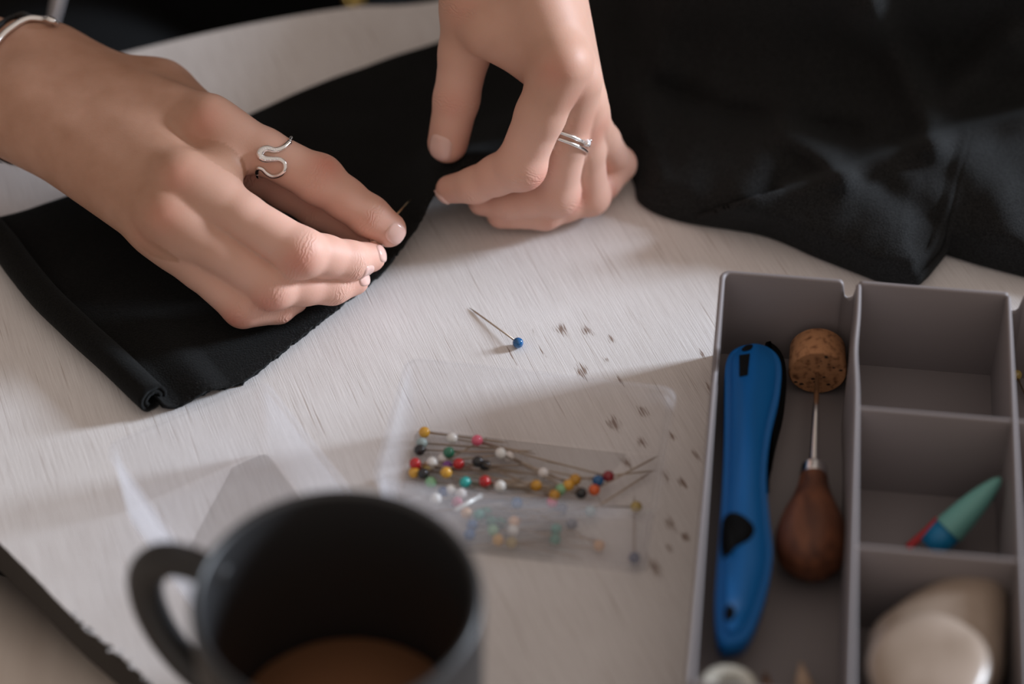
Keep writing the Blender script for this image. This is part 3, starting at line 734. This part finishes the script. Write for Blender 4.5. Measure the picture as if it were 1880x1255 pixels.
def heap_z(x, y, e):
    z = 2.2+11*(1-math.exp(-max(e, 0)/60))+9*(1-math.exp(-max(e, 0)/300))+80*(1-math.exp(-max(e-15, 0)/120))/(1+math.exp((y-20)/60))
    for poly, h, w in ridges:
        d = seg_dist((x, y), poly); z += .8*h*math.exp(-(d/w)**2)*min(1, e/60)
    d = seg_dist((x, y), flap)
    z += 11*(.5+.5*math.tanh(d/10))*math.exp(-max(d, 0)/170)*min(1, e/40)
    z += 2.5*noise.noise(Vector((x*.006, y*.006, 0)))*min(1, e/60)+.8*noise.noise(Vector((x*.02, y*.02, 4)))*min(1, e/40)
    return max(z, 2.0)
O = catmull([Vector((1040, -330, 0)), Vector((1045, -150, 0)), Vector((1052, 0, 0)), Vector((1080, 110, 0)), Vector((1110, 230, 0)), Vector((1166, 330, 0)), Vector((1180, 372, 0)), Vector((1250, 402, 0)), Vector((1400, 428, 0)), Vector((1500, 468, 0)), Vector((1600, 507, 0))], 8)[:-1] \
    + [Vector((1610, 511, 0)), Vector((1682, 521, 0)), Vector((1700, 505, 0))] + catmull([Vector((1735, 462, 0)), Vector((1800, 482, 0)), Vector((1880, 503, 0)), Vector((2050, 545, 0)), Vector((2350, 590, 0))], 8)
Tp = [Vector((1085, -330, 0)), Vector((1300, -330, 0)), Vector((1600, -330, 0)), Vector((1900, -330, 0)), Vector((2350, -330, 0))]
S, T = 330, 170; Or = resample(O, S); Tr = resample(Tp, S); g = []
for i in range(S):
    for j in range(T):
        t = (j/(T-1))**1.25; q = Or[i].lerp(Tr[i], t); e = min((q-Or[max(0, min(S-1, i+k))]).length for k in (-60, -30, -12, -4, 0, 4, 12, 30, 60))
        z = heap_z(q.x, q.y, e)
        if j == 0: z = .3
        elif j == 1: z = max(1.6, z*.7)
        g.append(P(q.x, q.y, z))
vv, ff = list(g), []
for i in range(S-1):
    for j in range(T-1):
        a = i*T+j; ff.append((a, a+1, a+T+1, a+T))
heap = mesh_obj('wool_cloth', vv, ff, M_pile, None, origin=P(1500, 200, 0)); tag(heap, 'crumpled heap of black wool cloth at the far right of the table', 'fabric')
md = heap.modifiers.new('thick', 'SOLIDIFY'); md.thickness = .0012; md.offset = -1

# ================================================================ PINS
def ico(r, m, name='pin_head'):
    bm = bmesh.new(); bmesh.ops.create_icosphere(bm, subdivisions=3, radius=r)
    return bm, m
PM = {}
def pinmat(key):
    cols = dict(yellow=(.72, .38, .04), amber=(.55, .27, .02), white=(.78, .77, .74), pearl=(.72, .68, .66), pink=(.72, .12, .2), black=(.008, .008, .01), green=(.02, .16, .09), lightgreen=(.25, .5, .28),
                red=(.5, .012, .015), darkred=(.27, .008, .02), teal=(.02, .42, .4), purple=(.16, .03, .2), orange=(.72, .12, .02), blue=(.006, .10, .28), navy=(.015, .05, .16), grey=(.08, .08, .11), clear=(.35, .45, .45), rose=(.5, .12, .18), ochre=(.45, .33, .1), peach=(.75, .45, .25), jade=(.03, .27, .2))
    if key not in PM: PM[key] = mat(key+'_glass_head', cols[key], .13, **{'Coat Weight': .5})
    return PM[key]
HR = 2.1
bmh = bmesh.new(); bmesh.ops.create_icosphere(bmh, subdivisions=3, radius=HR*.001)
for f_ in bmh.faces: f_.smooth = True
HEADS = {}
def head_mesh(key):
    if key not in HEADS:
        me = bpy.data.meshes.new(key+'_head'); bmh.to_mesh(me); me.materials.append(pinmat(key)); HEADS[key] = me
    return HEADS[key]
vv, ff = [], []; lathe(vv, ff, (0, 0, 0), (1, 0, 0), [(1.6, .34), (27, .33), (31, .04)], 10)
SH = bpy.data.meshes.new('pin_shaft'); SH.from_pydata([(v*.001)[:] for v in vv], [], [tuple(f) for f in ff]); SH.polygons.foreach_set('use_smooth', [True]*len(SH.polygons)); SH.materials.append(M_needle)
def pin(key, pos, az, el, label, group=None, length=1.0, shmesh=None):
    e = empty('sewing_pin', pos, label, 'pin', group); e.rotation_euler = (0, -el, az)
    h = bpy.data.objects.new('pin_head', head_mesh(key)); COL.objects.link(h); h.parent = e
    s = bpy.data.objects.new('shaft', shmesh or SH); COL.objects.link(s); s.parent = e; s.scale = (length, 1, 1)
    return e
hp_ = P(951, 629, 2.1); tp_ = P(861, 564, .3); d = tp_-hp_
pin('blue', hp_, math.atan2(d.y, d.x), math.atan2(d.z, math.hypot(d.x, d.y)), 'blue-headed pin lying alone on the bare table', None, d.length/31)
# pin held between the fingers: gold shaft through the felt
a, b = P(726, 396, 21.5), P(754, 366, 16); dd = (b-a).normalized()
vv, ff = [], []; lathe(vv, ff, a-dd*9, dd, [(0, .38), (9+(b-a).length*.75, .36), (9+(b-a).length, .05)], 10)
hp2 = empty('sewing_pin', a-dd*14, 'gold pin pinched in the fingertips and stuck into the black felt', 'pin'); mesh_obj('shaft', vv, ff, M_needle_g, hp2)
bm = bmesh.new(); bmesh.ops.create_icosphere(bm, subdivisions=2, radius=1.2, matrix=Matrix.Translation(a-dd*9)); bm_obj('pin_head', bm, pinmat('white'), hp2)

# ================================================================ PLASTIC BOXES
def rrect(c, T_, L_, w, l, r, seg=6):
    out = []
    for (sx, sy, a0) in ((1, 1, 0), (-1, 1, PI/2), (-1, -1, PI), (1, -1, 1.5*PI)):
        for k in range(seg+1):
            a = a0+PI/2*k/seg; out.append(c+T_*(sx*(w/2-r)+math.cos(a)*r)+L_*(sy*(l/2-r)+math.sin(a)*r))
    return out
def plastic_box(name, far_l, far_r, depth, h, label, taper=1.6, wt=1.2):
    T_ = far_r-far_l; w = T_.length; T_.normalize(); L_ = Vector((-T_.y, T_.x, 0)); c = (far_l+far_r)/2-L_*depth/2; c.z = 0
    rings = []
    for ins, z, r in ((taper+.6, 0, 3.4), (taper, .7, 4), (0.1, h-3, 4.8), (-.9, h-2.9, 5.6), (-.9, h-.3, 5.6), (-.5, h, 5.3), (wt-.3, h, 4), (wt, h-.3, 3.7), (taper+wt, 2.4, 2.6), (taper+wt+1.2, 1.25, 1.8)):
        rings.append([p+Vector((0, 0, z)) for p in rrect(c, T_, L_, w-2*ins, depth-2*ins, r)])
    vv, ff = [], []; n = len(rings[0])
    for rg in rings: vv += rg
    for i in range(len(rings)-1):
        for k in range(n): ff.append((i*n+k, i*n+(k+1) % n, (i+1)*n+(k+1) % n, (i+1)*n+k))
    ff.append(tuple(range(n))[::-1]); ff.append(tuple((len(rings)-1)*n+k for k in range(n)))
    o = mesh_obj(name, vv, ff, M_box, None, origin=c); autosmooth(o, 50); tag(o, label, 'box'); o.data.materials.append(M_boxf)
    for pg in o.data.polygons:
        if pg.center.z < .0032 and abs(pg.normal.z) > .6: pg.material_index = 1
    return o, c, T_, L_, w
bh = 34
BX, bc, bT, bL, bw = plastic_box('pin_box', P(750, 657, bh), P(1238, 713, bh), 60, bh, 'clear frosted plastic box full of coloured-head pins')
LX, lc, lT, lL, lw_ = plastic_box('empty_box', P(196, 818, bh), P(482, 697, bh), 95, bh, 'empty clear frosted plastic box behind the mug, beside the pin box')
pins = [  # x, y, height of head, colour, direction of the shaft in degrees (0 = to the right), phrase
 (762, 791, 4, 'yellow', -6, 'highest yellow head, at the far left corner of the pin box'), (830, 804, 6, 'white', -8, 'white head between the yellow and pink heads along the far side'),
 (876, 808, 7, 'pink', -14, 'bright pink head near the far wall of the pin box'), (748, 823, 4, 'black', 2, 'black head nearest the left wall of the pin box'),
 (824, 830, 6, 'green', 8, 'dark green head below the far white head'), (919, 832, 6, 'white', -32, 'white head right of the pink head in the pin box'),
 (767, 812, 3.4, 'clear', -3, 'faint clear head under the highest yellow head'), (793, 849, 5, 'white', 14, 'small white head right of the red pair'), (813, 842, 3.4, 'pearl', -12, 'pearly head just left below the dark green head'),
 (740, 852, 4, 'red', -20, 'red head, left one of the touching red pair'), (760, 850, 6, 'red', -4, 'red head, right one of the touching red pair'), (842, 851, 6, 'red', -24, 'red head right below the dark green head'),
 (877, 847, 7, 'black', -25, 'black head, upper of the touching black pair'), (890, 854, 5, 'black', -10, 'black head, lower of the touching black pair'), (821, 856, 4, 'purple', 5, 'purple head behind a yellow one'),
 (760, 867, 3.5, 'yellow', 6, 'yellow head below the touching red pair'), (777, 869, 5, 'black', 90, 'black head whose shaft points straight to the far wall'), (819, 867, 7, 'yellow', -4, 'yellow head in front of the purple one'),
 (890, 883, 7, 'red', -2, 'lone red head in the middle of the pile'), (854, 885, 6, 'teal', 6, 'teal head left of the lone red head'), (791, 885, 4, 'lightgreen', -8, 'pale green head left of the teal head'),
 (918, 892, 7, 'white', 4, 'small white head right of the lone red head'), (984, 891, 6, 'amber', 170, 'amber head in the middle of the shafts'), (997, 868, 4, 'pearl', 142, 'pearly head above the middle amber one'),
 (1056, 880, 7, 'amber', 16, 'upper amber head of the right-hand cluster'), (1044, 890, 6, 'yellow', 176, 'yellow head touching the upper amber one at right'), (1030, 898, 5, 'lightgreen', 172, 'pale green head of the right-hand cluster'),
 (1067, 905, 6, 'black', 168, 'black head of the right-hand cluster'), (1091, 899, 6, 'orange', 12, 'orange head below the blue one at right'), (1098, 882, 7, 'blue', 158, 'blue head between dark red and orange at right'),
 (1117, 874, 6, 'darkred', 154, 'dark red head farthest right in the pile'), (1018, 909, 6, 'amber', 178, 'amber head right behind the front rim of the box'), (1014, 921, 4, 'pink', 165, 'pink head seen just through the front wall'),
 (949, 923, 4, 'blue', 184, 'blue head at the middle of the front wall rim'), (1032, 933, 4, 'grey', 178, 'grey head right of the blurred pink one'), (1084, 938, 4, 'clear', 4, 'clear greenish head seen through the front wall at right'),
 (1050, 962, 4, 'grey', 160, 'dark grey head low behind the front wall at right'), (1021, 971, 4.5, 'jade', 182, 'sea green head, farther of the touching green pair at right'), (1019, 990, 3.4, 'jade', 195, 'sea green head, nearer of the touching green pair at right'),
 (1100, 1001, 3.4, 'peach', 142, 'single orange-tan head standing apart low right'), (1163, 1041, 3.4, 'navy', 88, 'navy head alone in the near right corner of the box'),
 (800, 915, 6, 'white', 10, 'big white head low left, close to the mug'), (846, 906, 5, 'pearl', 2, 'pearly head right of the big white head'), (828, 899, 4, 'white', -10, 'white head between the two low left ones'),
 (814, 903, 3.4, 'navy', 16, 'navy head behind the big white head'), (839, 921, 3.6, 'rose', 8, 'rose head below the low pearly head'), (856, 941, 3.4, 'peach', -6, 'peach head beside the mug rim'),
 (879, 945, 4.5, 'jade', 8, 'sea green head left of the dark green trio'), (867, 964, 4, 'blue', -4, 'blue head, farther of the two against the mug'), (862, 981, 3.4, 'blue', 12, 'blue head, nearer of the two against the mug'),
 (902, 957, 6, 'green', -14, 'dark green head, left of the dark green trio'), (919, 959, 4, 'green', 6, 'dark green head, right of the dark green trio'), (905, 973, 4.5, 'lightgreen', 2, 'pale green head under the dark green trio'),
 (944, 957, 6, 'peach', 20, 'peach head above a white one at the low middle'), (942, 973, 4.5, 'white', -6, 'white head under the peach one at the low middle'), (914, 992, 4, 'yellow', -16, 'yellow head nearest the front wall'), (939, 996, 3.4, 'ochre', -2, 'ochre head beside the nearest yellow one'),
 (892, 940, 3.4, 'green', 22, 'dark green head farthest back of the dark green trio'), (1168, 930, 3.4, 'ochre', 176, 'ochre head at the right wall of the pin box'), (934, 838, 3.6, 'pearl', -28, 'pearly head touching the white one right of the pink head'), (785, 858, 3.4, 'ochre', -2, 'ochre head between the red pair and the purple head')]
def inside(p, m_=3.2):
    r = p-bc; return abs(r.dot(bT)) < bw/2-m_-1.6 and abs(r.dot(bL)) < 30-m_-1.6
for (px, py, z, c, az, ph) in pins:
    p = P(px, py, z); r = p-bc
    u = max(-(bw/2-6.3), min(bw/2-6.3, r.dot(bT))); w = max(-23.8, min(23.8, r.dot(bL))); p = bc+bT*u+bL*w; p.z = max(z, 3.4)
    tip_z = 2.0+random.random()*1.5 if z > 4 else 1.8
    ok = False
    for k in range(60):
        a = math.radians(az+(0 if k == 0 else (k*3 if k % 2 else -k*3))); el = math.asin((tip_z-p.z)/31)
        q = p+Vector((math.cos(a), math.sin(a), 0))*31
        if inside(q, 1.6): ok = True; break
    pin(c, p, a, el, 'pin with '+ph, 'coloured pins in the clear box')
# pale thick needle across the pile
vv, ff = [], []; a, b = P(834, 937, 9), P(884, 909, 9.5); lathe(vv, ff, a, b-a, [(0, .6), (1, .8), ((b-a).length, .8)], 12)
o = mesh_obj('bodkin', vv, ff, M_rod, None, origin=a); tag(o, 'short pale thick needle lying on the pile of pins', 'needle')

# ================================================================ MUG AND TEA
mc = P(618, 1097, 95); mc.z = 0
mug = empty('mug', mc, 'charcoal mug with a dark inside, at the front of the table', 'mug')
vv, ff = [], []
lathe(vv, ff, mc, (0, 0, 1), [(0, 26), (0, 33), (1.5, 35.5), (8, 38.5), (25, 41), (60, 42.4), (90, 42.8), (94, 42.8), (95.4, 42.2), (96, 41.2), (95.6, 40.2), (94, 39.5), (60, 39), (20, 37.4), (8, 34), (5.5, 28), (5, 1)], 96)
mesh_obj('cup', vv, ff, M_mug, mug)
hd = Vector((-.9, .43, 0)); hz = Vector((0, 0, 1))
hpts_ = catmull([mc+hd*a+hz*b for a, b in ((40, 82), (49, 85), (60, 82), (67.5, 72), (69, 59), (65, 44), (55, 31), (38, 23))], 8)
vv, ff = [], []; tube(vv, ff, hpts_, [6.0]*len(hpts_), 16, flat=.8, up=Vector((.43, .9, 0))); mesh_obj('handle', vv, ff, M_mug, mug)
vv, ff = [], []; lathe(vv, ff, mc, (0, 0, 1), [(9, 32.5), (30.6, 36.9), (31, 36.8), (31, .1)], 72)
tea = mesh_obj('tea', vv, ff, M_tea, None, origin=mc); tag(tea, 'brown milky tea half filling the charcoal mug', 'drink')

# ================================================================ SEWING TRAY
YAW = math.radians(6.7); tL = Vector((math.sin(YAW), math.cos(YAW), 0)); tT = Vector((math.cos(YAW), -math.sin(YAW), 0))
RZ = 43.; A0 = P(1327, 497, RZ); A0.z = 0                    # far left outer corner
def tp(u, v, z=0): return A0+tT*u-tL*v+Vector((0, 0, z))      # u to the right, v towards the camera
def uv_of(px, py, z): r = P(px, py, z)-A0; return r.dot(tT), -r.dot(tL)
tray = empty('sewing_tray', tp(80, 100, 0), 'grey compartment tray holding tools, standing at the right front of the table', 'tray')
def wall(pts, th, prof_top, z0=0.2, name='wall', m=M_tray):
    """pts: (u,v) polyline; prof_top(s)->z ; s in mm along"""
    pts = [Vector((p[0], p[1], 0)) for p in pts]; L = sum((b-a).length for a, b in zip(pts, pts[1:])); n = int(L/1.0)+2
    rs = resample(pts, n); vv, ff = [], []; m_ = 7
    for i, p in enumerate(rs):
        d = rs[min(i+1, n-1)]-rs[max(i-1, 0)]; d.normalize(); x = Vector((-d.y, d.x, 0)); s = L*i/(n-1); zt = prof_top(s)
        for a, z in ((-th/2, z0), (-th/2, zt-.8), (-th/2+.35, zt-.2), (0, zt), (th/2-.35, zt-.2), (th/2, zt-.8), (th/2, z0)):
            q = p+x*a; vv.append(tp(q.x, q.y, z))
    for i in range(n-1):
        for k in range(m_): a = i*m_+k; b = i*m_+(k+1) % m_; ff.append((a, b, b+m_, a+m_))
    ff.append(tuple(range(m_))); ff.append(tuple((n-1)*m_+k for k in range(m_))[::-1])
    return vv, ff
def sgm(x): return 1/(1+math.exp(-max(-40, min(40, x))))
def notch(s, c, w, dep, soft=1.2): return dep*sgm((s-(c-w/2))/soft*2)*sgm(((c+w/2)-s)/soft*2)
W1 = uv_of(1577, 520, RZ)[0]; W2 = uv_of(1852, 545, RZ)[0]; W3 = W2+(W2-W1)
LEN = 190.; TOT = W3
# outer shell: left wall with rounded far corner, far wall with notches between columns
nl = uv_of(1327, 662, RZ)[1]
nf1 = uv_of(1562, 530, RZ)[0]; nf2 = uv_of(1868, 560, RZ)[0]
path = [(0, LEN), (0, 6)]+[(3-3*math.cos(a), 3-3*math.sin(a)+0) for a in np.linspace(0, PI/2, 6)]+[(6, 0), (TOT, 0), (TOT, LEN), (0, LEN)]
s_far = LEN-3
def top_outer(s):
    z = RZ-notch(s, s_far-nl+.5, 15, 9, .8)
    u = s-s_far-1.7
    z -= notch(u, nf1, 4.2, 8.5, .6)+notch(u, nf2, 4.2, 8.5, .6)
    return z
vv, ff = wall(path, 2.0, top_outer); o = mesh_obj('shell', vv, ff, M_tray, tray); autosmooth(o, 60)
bm = bmesh.new(); c = tp(TOT/2, LEN/2, 1.0); add_box(bm, c, TOT, LEN, 2.0, -YAW, .4, 1); bm_obj('base', bm, M_tray, tray, False)
def wave_u(u0, sgn): return [(u0+sgn*(.9*math.exp(-((v-35)/14)**2)), v) for v in np.linspace(1, LEN-1, 60)]
for u0, sg in ((W1, -1), (W2, 0), ):
    vv, ff = wall(wave_u(u0, sg), 1.9, lambda s: RZ-.3, 1.9); o = mesh_obj('long_divider', vv, ff, M_tray, tray); autosmooth(o, 60)
d1 = uv_of(1700, 755, RZ)[1]; d2 = uv_of(1700, 1010, RZ)[1]; dd_ = d2-d1
for u0, u1 in ((W1, W2), (W2, W3)):
    for v0 in (d1, d2, d2+dd_):
        if v0 > LEN-5: continue
        vv, ff = wall([(u0+1, v0), (u1-1, v0)], 1.8, lambda s: RZ-.6, 1.9); o = mesh_obj('cross_divider', vv, ff, M_tray, tray); autosmooth(o, 60)
# ---- blue rotary handle
def zpoly(pix, z, n=6): return [(p.x, p.y) for p in catmull([P(a, b, z) for a, b in pix], n, True)]
bl = empty('craft_cutter', P(1370, 900, 2), 'blue plastic cutter handle with black slider, leaning along the tray\'s left wall', 'tool')
out_b = [(1346, 634), (1378, 622), (1412, 628), (1434, 655), (1433, 710), (1417, 780), (1408, 860), (1413, 940), (1419, 1010), (1406, 1080), (1378, 1150), (1348, 1168), (1323, 1160), (1315, 1100), (1320, 1000), (1327, 900), (1331, 800), (1332, 700), (1333, 660)]
bm = bmesh.new(); prism(bm, zpoly(out_b, 24), 10.5, 24, 2.6, 5); bm_obj('body', bm, M_blue, bl)
side = [(1405, 630), (1428, 638), (1442, 668), (1443, 725), (1428, 790), (1417, 845), (1410, 870), (1400, 840), (1404, 760), (1410, 690)]
bm = bmesh.new(); prism(bm, zpoly(side, 15), 3.5, 17, 2, 3); bm_obj('side_grip', bm, M_blackp, bl)
bm = bmesh.new(); prism(bm, zpoly([(1346, 650), (1375, 640), (1410, 650), (1424, 700), (1408, 780), (1398, 860), (1400, 1000), (1370, 1120), (1345, 1130), (1340, 1000), (1345, 800)], 14), 2.2, 12, 2, 3); bm_obj('underside', bm, M_blackp, bl)
bm = bmesh.new(); pr = [P(a, b, 24.2) for a, b in ((1357, 651), (1377, 648), (1373, 688), (1357, 691))]; prism(bm, [(p.x, p.y) for p in pr], 22.5, 24.25, .15, 1); bm_obj('slot', bm, M_blackp, bl, False)
bm = bmesh.new(); prism(bm, zpoly([(1362, 640), (1371, 633), (1382, 633), (1378, 641), (1365, 644)], 24.2), 22.5, 24.25); bm_obj('hole', bm, M_blackp, bl, False)
bm = bmesh.new(); prism(bm, zpoly([(1328, 950), (1343, 938), (1365, 944), (1385, 965), (1378, 985), (1352, 1000), (1337, 1016), (1326, 1005), (1324, 975)], 25), 21, 25.2, .8, 3); bm_obj('slider', bm, M_blackp, bl)
bm = bmesh.new(); prism(bm, zpoly([(1331, 1118), (1340, 1109), (1349, 1118), (1348, 1132), (1339, 1139), (1331, 1132)], 24.2), 22.5, 24.25); bm_obj('hole', bm, M_blackp, bl, False)
# ---- awl with cork
ca = P(1501, 661, 13.2); ce = P(1488, 1052, 14.5); ax = (ce-ca); LA = ax.length; ax.normalize()
awl = empty('awl', P(1487, 990, 2), 'awl with a pear-shaped brown wooden handle, its point stuck in a cork', 'awl')
hs = (P(1490, 868, 14)-ca).dot(ax); vv, ff = [], []
hL = LA-hs; pr_ = [(0, 3.9), (.05, 4.8), (.15, 5.6), (.3, 7.6), (.45, 10.2), (.6, 12), (.72, 12.5), (.84, 11.4), (.92, 8.8), (.97, 5.5), (1, 1.2)]
cc = catmull([(a*hL+hs, b, 0) for a, b in pr_], 5); lathe(vv, ff, ca, ax, [(p.x, max(p.y, .5)) for p in cc], 48); mesh_obj('handle', vv, ff, M_wood, awl)
vv, ff = [], []; lathe(vv, ff, ca, ax, [(4, .6), (hs*.5, 1.3), (hs-5, 1.7), (hs-4.5, 1.7)], 20); mesh_obj('spike', vv, ff, M_silver, awl)
vv, ff = [], []; lathe(vv, ff, ca, ax, [(hs-5.5, 1.6), (hs-5, 2.6), (hs-2.8, 3.3), (hs-2.5, 4.6), (hs+1.5, 5.0), (hs+1.8, 4.6)], 28); autosmooth(mesh_obj('ferrule', vv, ff, M_silver, awl), 30)
vv, ff = [], []; cx_ = Vector((ax.x, ax.y, 0)).normalized(); cx_.x += .03
lathe(vv, ff, ca-cx_*7, cx_, [(0, 9.6), (.8, 10.2), (13, 10.7), (13.8, 10.1)], 56)
ck = mesh_obj('cork', vv, ff, M_cork, None, origin=ca); autosmooth(ck, 50); tag(ck, 'round cork stopper on the awl point in the tray', 'cork')
bm = bmesh.new(); x_, y_ = frame(cx_)
for k in range(14):
    a = random.uniform(0, 2*PI); r = random.uniform(3, 9.3); q = ca+cx_*6.8+(x_*math.cos(a)+y_*math.sin(a))*r
    bmesh.ops.create_icosphere(bm, subdivisions=1, radius=random.uniform(.35, .8), matrix=Matrix.Translation(q) @ Matrix.Diagonal((1.3, .5, .8, 1)))
bm_obj('pits', bm, M_pit, ck)['kind'] = 'stuff'
# ---- teal pen
pa, pb = P(1837, 877, 27), P(1742, 972, 12); pd = (pb-pa); pl_ = pd.length; pd.normalize()
pen = empty('marker_pen', P(1760, 950, 2), 'stubby teal pen with a blue collar and red clip in a square tray cell', 'pen')
vv, ff = [], []; lathe(vv, ff, pa, pd, [(p.x, p.y) for p in catmull([(0, .6, 0), (3, 2.2, 0), (12, 4.3, 0), (24, 5.6, 0), (pl_, 5.6, 0)], 5)], 32); mesh_obj('barrel', vv, ff, M_teal, pen)
vv, ff = [], []; lathe(vv, ff, pa, pd, [(pl_-.4, 5.3), (pl_+5, 5.0), (pl_+9, 4.6)], 32); mesh_obj('collar', vv, ff, M_cyan, pen)
vv, ff = [], []; x_, y_ = frame(pd); q0 = pa+pd*(pl_-3)+Vector((-5.2, 2, 0)); tube(vv, ff, catmull([q0, q0+pd*6+Vector((-.8, 0, -1)), q0+pd*12+Vector((-2.2, 0, -2))], 6), 1.5, 10, flat=.7); mesh_obj('clip', vv, ff, M_red, pen)
# ---- pebbles
def pebble(name, pix, zc, th, label, tilt=(0, 0)):
    pts = catmull([P(a, b, zc) for a, b in pix], 8, True); c = sum(pts, Vector())/len(pts); vv, ff = [], []; R_ = 12; n = len(pts)
    for i in range(-R_, R_+1):
        ph = i/R_*PI/2; s = max(math.cos(ph)**.55, .02); z = math.sin(ph)*th/2
        for p in pts:
            r = (p-c)*s; zz = z+r.x*tilt[0]+r.y*tilt[1]; vv.append(Vector((c.x+r.x, c.y+r.y, zc+zz)))
    for i in range(2*R_):
        for k in range(n): ff.append((i*n+k, i*n+(k+1) % n, (i+1)*n+(k+1) % n, (i+1)*n+k))
    ff.append(tuple(range(n))[::-1]); ff.append(tuple(2*R_*n+k for k in range(n)))
    o = mesh_obj(name, vv, ff, M_pebble, None, origin=(c.x, c.y, zc)); tag(o, label, 'stone'); return o
pebble('smooth_stone', [(1592, 1180), (1640, 1125), (1720, 1078), (1790, 1055), (1835, 1062), (1850, 1110), (1846, 1180), (1835, 1260), (1780, 1320), (1680, 1330), (1610, 1290)], 22, 24, 'larger beige stone under the round one in the near tray cell')
pebble('smooth_stone', [(1592, 1220), (1615, 1165), (1665, 1130), (1720, 1125), (1775, 1150), (1812, 1190), (1815, 1245), (1780, 1300), (1700, 1325), (1620, 1290)], 37, 9, 'round glossy beige stone lying on top of the larger one', (.02, -.05))
# ---- thread spool and pencils
sc_ = P(1337, 1262, 26); sc_.z = 2.2
vv, ff = [], []; lathe(vv, ff, sc_, (0, 0, 1), [(0, 5), (0, 9.4), (2, 9.6), (3, 8), (21, 8), (22, 9.6), (23.6, 9.4), (24.4, 8.2), (24.2, 5.6), (23, 4.9), (2, 4.9)], 40)
o = mesh_obj('thread_spool', vv, ff, M_thread, None, origin=sc_); tag(o, 'off-white spool with a dark hole in the near left end of the tray', 'spool')
vv, ff = [], []; lathe(vv, ff, sc_+Vector((0, 0, .4)), (0, 0, 1), [(0, 4.8), (12, 4.8)], 24); mesh_obj('core', vv, ff, M_blackp, o)
for px, py, m_, lab, r_ in ((1470, 1216, M_penw, 'pale wooden stick with a sharpened point in the near end of the tray', 4.2), (1405, 1234, M_penb, 'brown pointed stick beside the white spool in the tray', 3.8)):
    a = P(px, py, 5+r_); d = Vector((.02, -1, 0)); e = empty('pencil', a, lab, 'pencil')
    vv, ff = [], []; lathe(vv, ff, a, d, [(0, .5), (13, r_)], 24); mesh_obj('tip', vv, ff, m_, e)
    vv, ff = [], []; lathe(vv, ff, a, d, [(13, r_), (50, r_)], 6); mesh_obj('barrel', vv, ff, m_, e, False)
# pin in the third column
a, b = P(1866, 688, 4), P(1885, 735, 3); d = b-a
pin('ochre', a, math.atan2(d.y, d.x), -.03, 'ochre-headed pin in the tray cell at the right edge', None)
